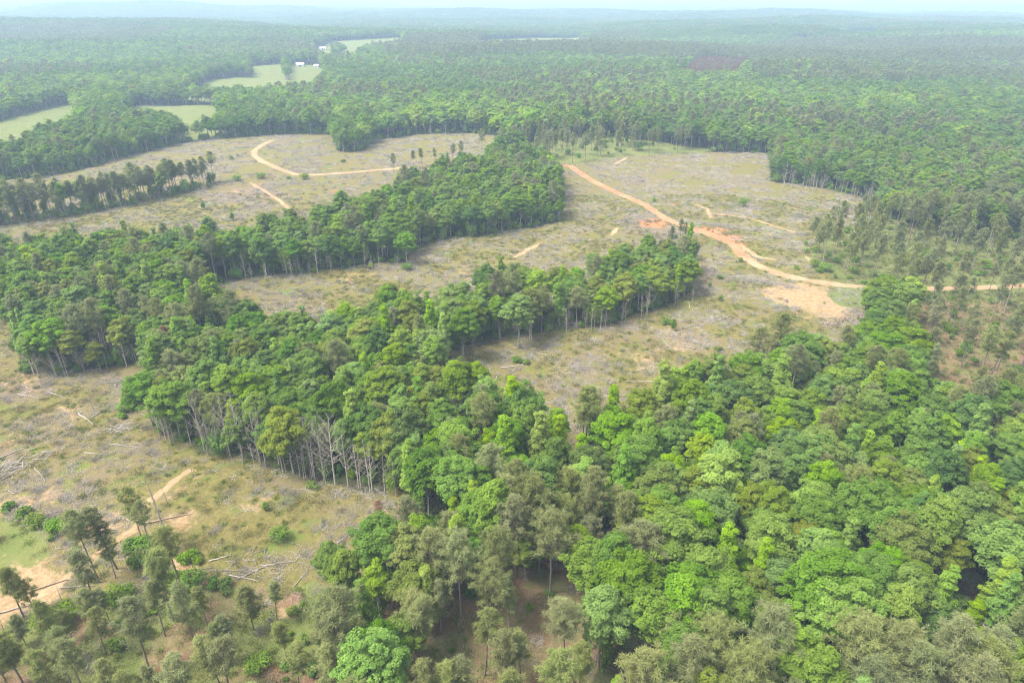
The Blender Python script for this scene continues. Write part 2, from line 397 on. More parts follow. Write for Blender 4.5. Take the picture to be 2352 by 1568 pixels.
# ------------------------------------------------------------------ the ground sheet
def build_ground():
    yf = np.concatenate([-np.geomspace(40000, 40, 14), [-10, 12, 26], np.geomspace(34, 1500, 640), np.geomspace(1510, 42000, 150)])
    sx = np.concatenate([-np.geomspace(40, 1.3, 9)[:-1], np.linspace(-1.25, 1.25, 760), np.geomspace(1.3, 40, 9)[1:]])
    Y, SX = np.meshgrid(yf, sx, indexing='ij')
    wd = np.abs(Y) + 45.0
    X = np.clip(SX * wd, -43000, 43000)
    # clamp duplicates at the outer rim
    x, y = X.ravel(), Y.ravel()
    z = H(x, y)
    nr, nc = X.shape
    i = np.arange(nr - 1)[:, None] * nc; j = np.arange(nc - 1)[None]
    f = np.stack([i + j, i + j + 1, i + nc + j + 1, i + nc + j], -1).reshape(-1, 4)
    ext = np.ptp(x[f], axis=1) > 1e-3
    f = f[ext]
    mb = MB(); mb.add(np.stack([x, y, z], 1), f)
    me = mb.mesh("ground", ground_mat(), True)
    jx = x + 2.5 * (sm((x, y), 17, 3) - .5) * 2; jy = y + 2.5 * (sm((x, y), 15, 4) - .5) * 2
    front = inside(FRONT, jx, jy); w5 = inside(W5, jx, jy); w6 = inside(W6, jx, jy); gap = inside(GAP, jx, jy); m1 = inside(M1, jx, jy)
    opn = is_open(jx, jy) & ~front
    w4 = inside(W4, jx, jy)
    grass = is_pasture(jx, jy) | inside(MEADOW, jx, jy) | w5 | (front & (sm((jx, jy), 15, 91) > .34))
    w6g = w6 & (y > unproj(2150, 690)[1])
    pin = (front | gap | m1 | (w6 & ~w6g))
    soil = np.zeros(len(x)); clay = np.zeros(len(x))
    near = (y > 30) & (y < 900)
    xs, ys = x[near], y[near]
    for lst, arr in ((SOIL, soil), (CLAY, clay)):
        a = np.zeros(len(xs))
        for (u, v), r, s in lst:
            cx, cy_ = unproj(u, v)
            a = np.maximum(a, s * np.exp(-((xs - cx) ** 2 + (ys - cy_) ** 2) / r ** 2))
        arr[near] = a
    a = soil[near]
    for P in roads: a = np.maximum(a, .8 * np.exp(-(segdist(P, xs, ys) / 2.7) ** 2))
    for P in tracks: a = np.maximum(a, .8 * np.exp(-(segdist(P, xs, ys) / 1.2) ** 2))
    soil[near] = a
    b = clay[near]
    b = np.maximum(b, .6 * np.exp(-(segdist(roads[0][9:], xs, ys) / 4.5) ** 2)); clay[near] = b
    far = np.clip((np.hypot(x, y) - 9000) / 2500, 0, 1)
    c1 = np.stack([opn * 1.0, np.maximum(grass * 1.0, .85 * w6g), np.maximum(pin * 1.0, .5 * w4), np.ones(len(x))], 1)
    c2 = np.stack([soil, clay, far, np.ones(len(x))], 1)
    for nm, c in (("cover", c1), ("soil", c2)):
        at = me.attributes.new(nm, 'FLOAT_COLOR', 'POINT'); at.data.foreach_set("color", c.astype(np.float32).ravel())
    o = link("ground", me); o['kind'] = 'structure'; o['label'] = 'rolling ground of cut-over clearings, meadow and forest floor'
    return o
build_ground()

# dirt roads: irregular ribbons laid on the ground
def road_mat(name, a, b, clay):
    m, t, out = mat(name)
    geo = nd(t, "ShaderNodeNewGeometry"); P = geo.outputs['Position']
    at = nd(t, "ShaderNodeAttribute", attribute_name="tint")
    nS = noise(t, .8, 5, .7, P); nM = noise(t, .09, 4, .6, P)
    c = mixc(t, ramp(t, nS, .3, .7), a, b)
    c = mixc(t, mth(t, 'MULTIPLY', ramp(t, nM, .42, .6), mth(t, 'ADD', mth(t, 'MULTIPLY', at.outputs['Fac'], .0), .75)), c, clay)
    c = mixc(t, mth(t, 'MULTIPLY', at.outputs['Fac'], ramp(t, nS, .35, .6)), c, (.30, .24, .13))
    p = nd(t, "ShaderNodeBsdfPrincipled"); t.links.new(c, p.inputs['Base Color']); p.inputs['Roughness'].default_value = 1
    bu = nd(t, "ShaderNodeBump"); bu.inputs['Strength'].default_value = .5; bu.inputs['Distance'].default_value = .3
    t.links.new(nS, bu.inputs['Height']); t.links.new(bu.outputs[0], p.inputs['Normal'])
    t.links.new(p.outputs[0], out.inputs[0])
    return m
RM = road_mat("sandy_clay_road", (.245, .114, .048), (.355, .205, .108), (.265, .090, .037))
TM = road_mat("sandy_track", (.24, .15, .078), (.37, .265, .155), (.26, .135, .065))
def ribbon(name, P, width, m, label, dz):
    # resample with a spline through the points
    seg = np.hypot(*np.diff(P, axis=0).T); L = np.concatenate([[0], np.cumsum(seg)])
    n = max(8, int(L[-1] / .9)); s = np.linspace(0, L[-1], n)
    x = np.interp(s, L, P[:, 0]); y = np.interp(s, L, P[:, 1])
    k = 9; ker = np.hanning(k + 2)[1:-1]; ker /= ker.sum()
    pad = lambda q: np.convolve(np.concatenate([np.linspace(2 * q[0] - q[4], q[0], 5)[:4], q, np.linspace(q[-1], 2 * q[-1] - q[-5], 5)[1:]]), ker, 'valid')
    x, y = pad(x), pad(y); n = len(x); s = s[:n]
    tx, ty = np.gradient(x), np.gradient(y); l = np.hypot(tx, ty) + 1e-9; nx, ny = -ty / l, tx / l
    rg = np.random.default_rng(len(P))
    jag = lambda: np.convolve(rg.normal(size=n + 4), [.2, .5, 1, .5, .2], 'valid') * .30
    end = np.clip(np.minimum(np.arange(n), np.arange(n)[::-1]) / 6 + .15, 0, 1)
    wl = (width * (1 + .22 * np.sin(s * .11 + 1)) / 2 + jag()) * end; wr = (width * (1 + .22 * np.sin(s * .09 + 2)) / 2 + jag()) * end
    rows = []; tint = []
    for q in (-1, -.6, -.3, 0, .3, .6, 1):
        o = np.where(q < 0, q * wl, q * wr)
        px, py = x + nx * o, y + ny * o
        rows.append(np.stack([px, py, H(px, py) + dz], 1)); tint.append(np.full(n, {0: .38, 1: .8}.get(abs(q), .0)))
    v = np.stack(rows, 1).reshape(-1, 3)
    i = np.arange(n - 1)[:, None] * 7; j = np.arange(6)[None]
    f = np.stack([i + j, i + j + 1, i + 7 + j + 1, i + 7 + j], -1).reshape(-1, 4)
    mb = MB(); mb.add(v, f, 0, np.stack(tint, 1).ravel())
    o = link(name, mb.mesh(name, m, True)); o['kind'] = 'structure'; o['label'] = label
    return o
ribbon("dirt_road", roads[0][8:], 4.3, RM, "orange clay road winding up through the cut-over clearing", .05)
ribbon("dirt_road", roads[0][:10], 4.3, TM, "sandy road running right among the pines to the picture edge", .07)
ribbon("dirt_road", roads[1], 3.6, TM, "pale dirt road bending across the far left clearing", .05)
for P, w, lb in zip(tracks, (1.1, 1.3, 1.3, 1.5, 2.4, 1.8, 2.0, 1.8, 2.0, 1.3, 1.5),
                    ("sandy track in the lower left clearing", "sandy track running down to the bare patch at the left edge", "sandy track curving behind the front pines",
                     "short dirt track below the far left road", "short orange skid track in the middle clearing", "short dirt track left of the road bend",
                     "spur track leaving the road on its right", "narrow track entering the right pine stand", "faint track entering the hilltop pines",
                     "sandy skid track beside the slash right of the road", "long sandy skid track across the right clearing")):
    ribbon("dirt_track", P, w, TM, lb, .035)
# smooth green patch beside the road
def patch():
    P = poly([(1905, 668), (1930, 661), (1990, 664), (2008, 668), (2005, 690), (1985, 704), (1950, 707), (1925, 700), (1908, 685)])
    c = P.mean(0); n = 48; th = np.arange(n) * 2 * math.pi / n
    ang = np.arctan2(P[:, 1] - c[1], P[:, 0] - c[0]); rad = np.hypot(P[:, 0] - c[0], P[:, 1] - c[1]); o = np.argsort(ang)
    r = np.interp(th, np.concatenate([ang[o] - 6.2832, ang[o], ang[o] + 6.2832]), np.tile(rad[o], 3))
    rings = []
    for q in np.linspace(0.02, 1, 10):
        px = c[0] + np.cos(th) * r * q; py = c[1] + np.sin(th) * r * q
        rings.append(np.stack([px, py, H(px, py) + .09 - .07 * q ** 6], 1))
    v = np.concatenate(rings); i = np.arange(9)[:, None] * n; j = np.arange(n)[None]; j2 = (j + 1) % n
    f = np.stack([i + j, i + j2, i + n + j2, i + n + j], -1).reshape(-1, 4)
    mb = MB(); mb.add(v, f)
    o = link("grass_patch", mb.mesh("grass_patch", flat_mat("short_green_grass", (.082, .105, .020), (.108, .126, .030), .12), True))
    o['kind'] = 'structure'; o['label'] = 'smooth olive green grass patch beside the road'
patch()

# ------------------------------------------------------------------ tree builders (return MB crown, MB trunk, height)
def unit(rg, n):
    d = rg.normal(size=(n, 3)); return d / np.linalg.norm(d, axis=1, keepdims=True)
def limbs(tr, rg, base, tips, r0):
    for tp in tips:
        b = np.array([0, 0, base + rg.uniform(-.1, .25) * (tp[2] - base)])
        mid = (b + tp) / 2 + np.array([0, 0, -.12 * np.linalg.norm(tp[:2])]) + rg.normal(size=3) * .25
        tr.tube([b, mid, tp], [r0, r0 * .65, r0 * .25], 5)
def broadleaf(seed, Ht, R, cb, lobes=9, clumps=90, per=55, ls=.34, cr=1.15, kind='round', rnd=.38):
    """Ht height, R crown radius, cb height where the crown starts"""
    rg = np.random.default_rng(seed)
    cr_mb, tr = MB(), MB()
    ch = Ht - cb
    lc = []
    if kind == 'round':
        for i in range(lobes):
            a = i * 2.4 + rg.uniform(-.5, .5); q = math.sqrt((i + .3) / lobes)
            rr = R * .62 * q * rg.uniform(.85, 1.1)
            zz = Ht - ch * (.30 + .34 * q ** 1.6) + rg.uniform(-.7, .5)
            lc.append((rr * math.cos(a), rr * math.sin(a), zz, R * rg.uniform(.36, .5), ch * rg.uniform(.26, .36)))
    else:
        for i in range(lobes):
            q = (i + .5) / lobes; a = i * 2.4 + rg.uniform(-.6, .6)
            rad = R * (1 - q) ** .75
            rr = rad * .55
            lc.append((rr * math.cos(a), rr * math.sin(a), cb + ch * (.12 + .80 * q), max(.9, rad * .62), max(1.2, ch * .16)))
    lc = np.array(lc)
    wts = lc[:, 3] ** 2; wts /= wts.sum()
    li = rg.choice(len(lc), clumps, p=wts)
    d = unit(rg, clumps); d[:, 2] = np.where(d[:, 2] < -.35, -d[:, 2], d[:, 2])
    sc = rg.uniform(.66, 1.16, clumps)[:, None]
    cc = lc[li, :3] + d * np.stack([lc[li, 3], lc[li, 3], lc[li, 4]], 1) * sc
    ct = rg.uniform(0, 1, clumps)
    n = clumps * per
    ci = np.repeat(np.arange(clumps), per)
    u = unit(rg, n); u[:, 2] = np.abs(u[:, 2]) * rg.choice([1, 1, 1, -.6], n)
    rad = cr * rg.uniform(.7, 1.25, clumps)[ci] * rg.uniform(.35, 1, n) ** .5
    p = cc[ci] + u * rad[:, None] * np.array([1, 1, .75])
    out = d[ci] * .45 + u * .6 + np.array([0, 0, .85]) + rg.normal(size=(n, 3)) * rnd
    tint = np.clip(ct[ci] * .8 + rg.uniform(-.2, .45, n), 0, 1)
    sz = ls * rg.uniform(.7, 1.35, n)
    cr_mb.leaves(p, out, sz, sz * rg.uniform(.55, .8, n), rg, 0, tint)
    # a sparse inner fill so the crown is not hollow
    m = clumps * per // 9
    l2 = rg.choice(len(lc), m, p=wts); u = unit(rg, m)
    p = lc[l2, :3] + u * np.stack([lc[l2, 3], lc[l2, 3], lc[l2, 4]], 1) * rg.uniform(.2, .8, m)[:, None]
    cr_mb.leaves(p, u + np.array([0, 0, .6]), ls * 1.7, ls * 1.2, rg, 0, rg.uniform(0, .6, m))
    r0 = Ht * .0105
    wob = rg.normal(size=(5, 2)) * .18; wob[0] = 0
    zz = np.array([-.6, Ht * .25, Ht * .5, Ht * .7, Ht * .9])
    tr.tube(np.stack([wob[:, 0], wob[:, 1], zz], 1), r0 * np.array([1.35, 1, .8, .5, .2]), 7)
    sel = lc if kind == 'round' else lc[::2]
    limbs(tr, rg, cb * .95, [q[:3] for q in sel], r0 * .45)
    # a few low dead or suppressed limbs
    for _ in range(4):
        z0 = rg.uniform(.35, .9) * cb; a = rg.uniform(0, 6.28); l = rg.uniform(1, 2.6)
        tr.tube([(0, 0, z0), (l * .6 * math.cos(a), l * .6 * math.sin(a), z0 + .5), (l * math.cos(a), l * math.sin(a), z0 + l * .6)], [r0 * .3, r0 * .2, r0 * .06], 4)
    return cr_mb, tr
def pine(seed, Ht, R, cbf=.55, nb=46, tufts=4, blades=22, bl=.42, bw=.05, wispy=0.0):
    rg = np.random.default_rng(seed)
    cr, tr = MB(), MB()
    cb = Ht * cbf
    bend = rg.normal(size=2) * .35
    ax = lambda z: np.array([bend[0] * (z / Ht) ** 2, bend[1] * (z / Ht) ** 2, z])
    zz = np.array([-.6, Ht * .2, Ht * .45, Ht * .7, Ht * .88, Ht * .99])
    r0 = Ht * .0098
    tr.tube([ax(z) for z in zz], r0 * np.array([1.3, 1.0, .85, .6, .33, .08]), 7)
    C, D, TT = [], [], []
    for i in range(nb):
        q = (i + rg.uniform(0, 1)) / nb                       # 0 crown base .. 1 top
        z = cb + (Ht - cb) * q
        prof = R * (math.sin(math.pi * min(1, (.22 + .80 * q))) ** .7) * rg.uniform(.45, 1.15)
        if rg.uniform() < wispy: continue
        a = i * 2.39996 + rg.uniform(-.4, .4)
        dr = np.array([math.cos(a), math.sin(a), 0])
        rise = rg.uniform(-.05, .30) + .35 * q
        b = ax(z); tip = b + dr * prof + np.array([0, 0, prof * rise])
        mid = b + dr * prof * .5 + np.array([0, 0, prof * rise * .25])
        tr.tube([b, mid, tip], [r0 * .24, r0 * .16, r0 * .05], 4)
        tt = rg.uniform(0, 1)
        for k in range(tufts):
            f = 1 - k * .19 * rg.uniform(.7, 1.2)
            if f < .25: continue
            c = b + (tip - b) * f + rg.normal(size=3) * np.array([.42, .42, .22]) * (1 if k else .3)
            C.append(c); D.append(dr * .6 + np.array([0, 0, .8])); TT.append(tt)
    for _ in range(5):
        C.append(ax(Ht) + rg.normal(size=3) * np.array([.4, .4, .3])); D.append(np.array([0, 0, 1.])); TT.append(rg.uniform(.3, 1))
    C, D, TT = np.array(C), np.array(D), np.array(TT)
    ci = np.repeat(np.arange(len(C)), blades); n = len(ci)
    u = unit(rg, n) + D[ci] * .55; u /= np.linalg.norm(u, axis=1, keepdims=True)
    L = bl * rg.uniform(.7, 1.25, n)
    p = C[ci] + u * L[:, None] * rg.uniform(.7, 1.3, n)[:, None]
    nr = np.cross(u, unit(rg, n)); nr = nr * np.sign(nr[:, 2:3] + 1e-9) + np.array([0, 0, .8])
    cr.leaves(p, nr, L, bw * rg.uniform(.8, 1.3, n), rg, 0, np.clip(TT[ci] * .7 + rg.uniform(-.1, .4, n), 0, 1), axis=u)
    for _ in range(6):                                         # dead stubs below the crown
        z0 = rg.uniform(.3, .98) * cb; a = rg.uniform(0, 6.28); l = rg.uniform(.5, 1.8)
        tr.tube([ax(z0), ax(z0) + np.array([l * math.cos(a), l * math.sin(a), rg.uniform(-.2, .3)])], [r0 * .2, r0 * .05], 4)
    return cr, tr
def bare(seed, Ht, spread=1.0, nb=22, fork=3):
    rg = np.random.default_rng(seed); tr = MB(); r0 = Ht * .009
    ln = rg.normal(size=2) * .5
    ax = lambda f: np.array([ln[0] * f * f, ln[1] * f * f, Ht * f])
    tr.tube([ax(-.03), ax(.25), ax(.5), ax(.75), ax(1)], r0 * np.array([1.3, 1, .75, .45, .1]), 6)
    for i in range(nb):
        f = .28 + .7 * (i + rg.uniform()) / nb
        a = i * 2.4 + rg.uniform(-.6, .6); l = spread * Ht * .30 * (1.12 - f) ** .8 * rg.uniform(.6, 1.2)
        b = ax(f); d = np.array([math.cos(a), math.sin(a), rg.uniform(.5, 1.2)])
        m = b + d * l * .5; e = b + d * l + np.array([0, 0, l * .25])
        r = r0 * (.5 * (1.1 - f)) + .008
        tr.tube([b, m, e], [r, r * .7, r * .3], 4)
        for k in range(fork):
            s = m + (e - m) * rg.uniform(0, .8); dd = d * .5 + rg.normal(size=3) * .55 + np.array([0, 0, .3])
            s2 = s + dd * l * .35
            tr.tube([s, s2], [r * .5, r * .2], 3)
            for _ in range(2):
                g = s + (s2 - s) * rg.uniform(.3, 1); tr.tube([g, g + rg.normal(size=3) * l * .16 + np.array([0, 0, l * .1])], [r * .3, .006], 3)
    return tr
def bush(seed, R, Hh, n=700, ls=.17):
    rg = np.random.default_rng(seed); mb = MB(); k = 9
    c = np.stack([rg.uniform(-.6, .6, k) * R, rg.uniform(-.6, .6, k) * R, rg.uniform(.3, .75, k) * Hh], 1); ct = rg.uniform(0, 1, k)
    ci = rg.integers(0, k, n); u = unit(rg, n); u[:, 2] = np.abs(u[:, 2]) * rg.choice([1, 1, -.7], n)
    p = c[ci] + u * np.array([R * .48, R * .48, Hh * .32]) * rg.uniform(.5, 1.05, n)[:, None]; p[:, 2] = np.maximum(p[:, 2], .05)
    sz = ls * rg.uniform(.7, 1.3, n)
    mb.leaves(p, u + np.array([0, 0, .6]) + rg.normal(size=(n, 3)) * .4, sz, sz * .65, rg, 0, np.clip(ct[ci] * .7 + rg.uniform(-.1, .4, n), 0, 1))
    st = MB()
    for i in range(5):
        st.tube([(0, 0, -.15), c[i] * np.array([.5, .5, .6]), c[i]], [.05, .035, .012], 4)
    return mb, st

FORMS = {'mid': [('broad', 'round', 20, 5.2, 8), ('tall', 'round', 23, 4.2, 10), ('small', 'round', 16, 3.6, 6.5), ('spreading', 'round', 21, 6.4, 9)],
         'dark': [('broad', 'round', 20, 5.4, 8), ('tall', 'round', 22, 4.4, 9), ('small', 'round', 15, 3.6, 6), ('spreading', 'round', 20, 6.2, 8.5)],
         'lime': [('tall pointed', 'cone', 22, 3.2, 6), ('narrow', 'cone', 18, 2.3, 5), ('small pointed', 'cone', 14, 2.2, 3.5), ('broad', 'round', 20, 4.4, 8.5)],
         'olive': [('broad', 'round', 20, 5.0, 8), ('tall', 'round', 22, 4.2, 9.5), ('small', 'round', 15, 3.5, 6), ('spreading', 'round', 19, 5.8, 8)],
         'pale': [('broad', 'round', 21, 5.0, 9), ('tall pointed', 'cone', 23, 3.6, 7), ('small', 'round', 16, 3.4, 6), ('tall', 'round', 23, 4.2, 10)]}
HI = {}     # species -> list of (form, height, radius, crown mesh, trunk mesh, joined MB)
k = 100
for sp, fl in FORMS.items():
    HI[sp] = []
    for form, kd, ht, R, cb in fl:
        cb -= 2.0; R *= 1.12 if kd == 'round' else 1.05
        k += 1
        area = (R / 4.5) ** 1.6
        if kd == 'round': c, t_ = broadleaf(k, ht, R, cb, lobes=int(8 + R), clumps=int(115 * area), per=105, ls=.225, cr=1.05)
        else: c, t_ = broadleaf(k, ht, R, cb, lobes=13, clumps=int(75 + 24 * R), per=95, ls=.21, cr=.85, kind='cone')
        bk = BARK['grey']
        J = MB(); J.merge(c, 0); J.merge(t_, 1)
        HI[sp].append((form, ht, R, c.mesh(sp + "_crown", LEAF[sp]), t_.mesh(sp + "_trunk", bk, True), J))
PF = [('tall full', 22, 4.2, .48, 0), ('slender', 20, 3.0, .52, .1), ('young', 15, 3.1, .34, 0), ('broad', 21, 4.9, .50, 0), ('thin open', 19, 3.0, .55, .35), ('leggy', 23, 3.5, .62, .1), ('feathery', 18, 2.7, .38, .25), ('loose', 20, 3.1, .44, .3)]
HI['pine'] = []
for form, ht, R, cbf, ws in PF:
    k += 1
    c, t_ = pine(k, ht, R, cbf, nb=int(26 + 7 * R), tufts=5, blades=26, bl=.46, bw=.05, wispy=ws)
    J = MB(); J.merge(c, 0); J.merge(t_, 1)
    HI['pine'].append((form, ht, R, c.mesh("pine_crown", LEAF['pine']), t_.mesh("pine_trunk", BARK['pine'], True), J))
k += 1
c, t_ = pine(k, 19, 3.0, .5, nb=44, tufts=4, blades=20); J = MB(); J.merge(c, 0); J.merge(t_, 1)
HI['rust'] = [('dead', 19, 3.0, c.mesh("rust_crown", LEAF['rust']), t_.mesh("rust_trunk", BARK['pine'], True), J)]
BARE = []
for i, (ht, s_, nb) in enumerate(((17, 1.0, 26), (14, .8, 22), (19, .9, 26), (11, 1.1, 22), (16, .55, 20))):
    k += 1; BARE.append((ht, bare(k, ht, s_, nb).mesh("bare_tree", BARK['dead'], True)))
POLE = []
for i, ht in enumerate((9, 6, 4.5, 12, 7)):
    k += 1
    POLE.append((ht, bare(k, ht, .35 if i != 3 else .2, 6 + (i % 3) * 3, 1).mesh("dead_snag", BARK['dead' if i % 2 else 'grey'], True)))
BUSH = []
for i, (R, hh) in enumerate(((1.6, 1.8), (1.1, 1.3), (2.2, 2.4), (1.0, 2.6))):
    k += 1; b_, s_ = bush(k, R, hh, 900 if R > 1.5 else 600); BUSH.append((R, hh, b_, s_, b_.mesh("bush_leaves", LEAF['bush']), s_.mesh("bush_stems", BARK['brown'])))

# ------------------------------------------------------------------ prototype collection for uncountable woods (geometry nodes)
PROTO = {}
def proto_col(name, meshes):
    c = bpy.data.collections.new(name)
    for i, me in enumerate(meshes):
        o = bpy.data.objects.new("%s_%03d" % (name, i), me); c.objects.link(o)
    PROTO[name] = c
    return c
def low_tree(seed, kd):
    rg = np.random.default_rng(seed)
    if kd == 'pine': c, t_ = pine(seed, 20, 3.6, .42, nb=28, tufts=3, blades=15, bl=.58, bw=.22)
    elif kd == 'cone': c, t_ = broadleaf(seed, 21, 3.4, 6, lobes=9, clumps=40, per=18, ls=.55, cr=.9, kind='cone', rnd=.2)
    else: c, t_ = broadleaf(seed, 19, 6.0, 5, lobes=12, clumps=85, per=20, ls=.58, cr=1.25, rnd=.15)
    return c, t_
def patch_mb(seed, kd, side, sp_):
    rg = np.random.default_rng(seed); mb = MB()
    n = int(side / sp_)
    base = [low_tree(seed * 10 + i, kd if kd == 'pine' else ('cone' if i == 2 else 'round'))[0] for i in range(3)]
    if side > 60:
        # larger leaves on the farthest patches
        if kd == 'pine': base = [pine(seed * 10 + i, 20, 3.6, .45, nb=14, tufts=2, blades=4, bl=.9, bw=.5)[0] for i in range(2)]
        else: base = [broadleaf(seed * 10 + i, 20, 5.4, 6, lobes=8, clumps=26, per=8, ls=1.2, cr=1.4, rnd=.15)[0] for i in range(2)]
    for i in range(n):
        for j in range(n):
            x = (i + .5 + rg.uniform(-.4, .4)) * sp_ - side / 2; y = (j + .5 + rg.uniform(-.4, .4)) * sp_ - side / 2
            b = base[rg.integers(len(base))]
            tt = rg.uniform(-.35, .35)
            q = MB(); q.merge(b); q.t = [np.clip(t0 + tt, 0, 1) for t0 in q.t]
            mb.merge(q, 0, (x, y, rg.uniform(-2.5, 1)), rg.uniform(.8, 1.15), rg.uniform(0, 6.28))
    return mb
def gn_scatter(name, col, pts, idx, rot, scl, label):
    me = bpy.data.meshes.new(name)
    me.vertices.add(len(pts)); me.vertices.foreach_set("co", np.asarray(pts, np.float32).ravel())
    a = me.attributes.new("proto", 'INT', 'POINT'); a.data.foreach_set("value", np.asarray(idx, np.int32))
    a = me.attributes.new("rot", 'FLOAT_VECTOR', 'POINT'); a.data.foreach_set("vector", np.asarray(rot, np.float32).ravel())
    a = me.attributes.new("scl", 'FLOAT_VECTOR', 'POINT'); a.data.foreach_set("vector", np.asarray(scl, np.float32).ravel())
    o = link(name, me)
    g = bpy.data.node_groups.new(name + "_scatter", 'GeometryNodeTree')
    g.interface.new_socket("Geometry", in_out='INPUT', socket_type='NodeSocketGeometry')
    g.interface.new_socket("Geometry", in_out='OUTPUT', socket_type='NodeSocketGeometry')
    gi, go = g.nodes.new("NodeGroupInput"), g.nodes.new("NodeGroupOutput")
    ci = g.nodes.new("GeometryNodeCollectionInfo"); ci.inputs['Collection'].default_value = col
    ci.inputs['Separate Children'].default_value = True; ci.inputs['Reset Children'].default_value = True
    ip = g.nodes.new("GeometryNodeInstanceOnPoints"); ip.inputs['Pick Instance'].default_value = True
    def na(nm, ty):
        n = g.nodes.new("GeometryNodeInputNamedAttribute"); n.data_type = ty; n.inputs['Name'].default_value = nm
        return n.outputs['Attribute']
    g.links.new(gi.outputs[0], ip.inputs['Points']); g.links.new(ci.outputs[0], ip.inputs['Instance'])
    g.links.new(na("proto", 'INT'), ip.inputs['Instance Index'])
    g.links.new(na("rot", 'FLOAT_VECTOR'), ip.inputs['Rotation'])
    g.links.new(na("scl", 'FLOAT_VECTOR'), ip.inputs['Scale'])
    g.links.new(ip.outputs[0], go.inputs[0])
    md = o.modifiers.new("scatter", 'NODES'); md.node_group = g
    o['kind'] = 'stuff'; o['label'] = label
    return o

BSP = ['mid', 'dark', 'lime', 'olive', 'pale']
bl_meshes, pn_meshes = [], []
for sp in BSP:
    for form, ht, R, cm, tm, J in HI[sp]: bl_meshes.append(J.mesh("tree_" + sp, [LEAF[sp], BARK['grey']]))
LOW0 = len(bl_meshes)                       # 2 low trees per species
for sp in BSP:
    for q in range(2):
        k += 1; c, t_ = low_tree(k, 'cone' if sp == 'lime' and q == 0 else 'round')
        J = MB(); J.merge(c, 0); J.merge(t_, 1); bl_meshes.append(J.mesh("low_" + sp, [LEAF[sp], BARK['grey']]))
PAT0 = len(bl_meshes)
for i, sp in enumerate(['mid', 'dark', 'mid', 'pale']):
    k += 1; bl_meshes.append(patch_mb(k, 'round', 36, 7.2).mesh("stand_" + sp, [LEAF[sp]]))
BIG0 = len(bl_meshes)
for i, sp in enumerate(['mid', 'dark', 'pale']):
    k += 1; bl_meshes.append(patch_mb(k, 'round', 96, 8).mesh("far_stand_" + sp, [LEAF[sp]]))
for form, ht, R, cm, tm, J in HI['pine']: pn_meshes.append(J.mesh("tree_pine", [LEAF['pine'], BARK['pine']]))
pn_meshes.append(HI['rust'][0][5].mesh("tree_rust", [LEAF['rust'], BARK['pine']]))
PLOW0 = len(pn_meshes)
for q in range(3):
    k += 1; c, t_ = low_tree(k, 'pine'); J = MB(); J.merge(c, 0); J.merge(t_, 1); pn_meshes.append(J.mesh("low_pine", [LEAF['pine'], BARK['pine']]))
k += 1; c, t_ = low_tree(k, 'pine'); J = MB(); J.merge(c, 0); J.merge(t_, 1); pn_meshes.append(J.mesh("low_rust", [LEAF['rust'], BARK['pine']]))
PPAT0 = len(pn_meshes)
for q in range(2): k += 1; pn_meshes.append(patch_mb(k, 'pine', 36, 5.2).mesh("stand_pine", [LEAF['pine']]))
PBIG0 = len(pn_meshes)
for q in range(2): k += 1; pn_meshes.append(patch_mb(k, 'pine', 96, 7).mesh("far_stand_pine", [LEAF['pine']]))
BCOL = proto_col("broadleaf_proto", bl_meshes); PCOL = proto_col("pine_proto", pn_meshes)

# ------------------------------------------------------------------ where trees stand
def grid(x0, x1, y0, y1, s, jit=.38):
    nx, ny = int((x1 - x0) / s), int((y1 - y0) / (s * .87))
    i, j = np.meshgrid(np.arange(nx), np.arange(ny))
    x = x0 + (i + .5 * (j % 2)) * s + rng.uniform(-jit, jit, i.shape) * s; y = y0 + j * s * .87 + rng.uniform(-jit, jit, i.shape) * s
    return x.ravel(), y.ravel()
trees = []     # (x, y, species, form index, scale, rz)
hand = []      # hand-set trees
def hp(sp, fi, u, v, utop=None, vtop=None, sc=1.0):
    x, y = unproj(u, v)
    if vtop is not None:
        d = ray(utop, vtop); zt = CAMZ + d[2] / d[1] * y
        sc = float(np.clip((zt - H(x, y)) / HI[sp][fi][1], .5, 1.5))
    hand.append((x, y, sp, fi, sc, random.uniform(0, 6.28)))
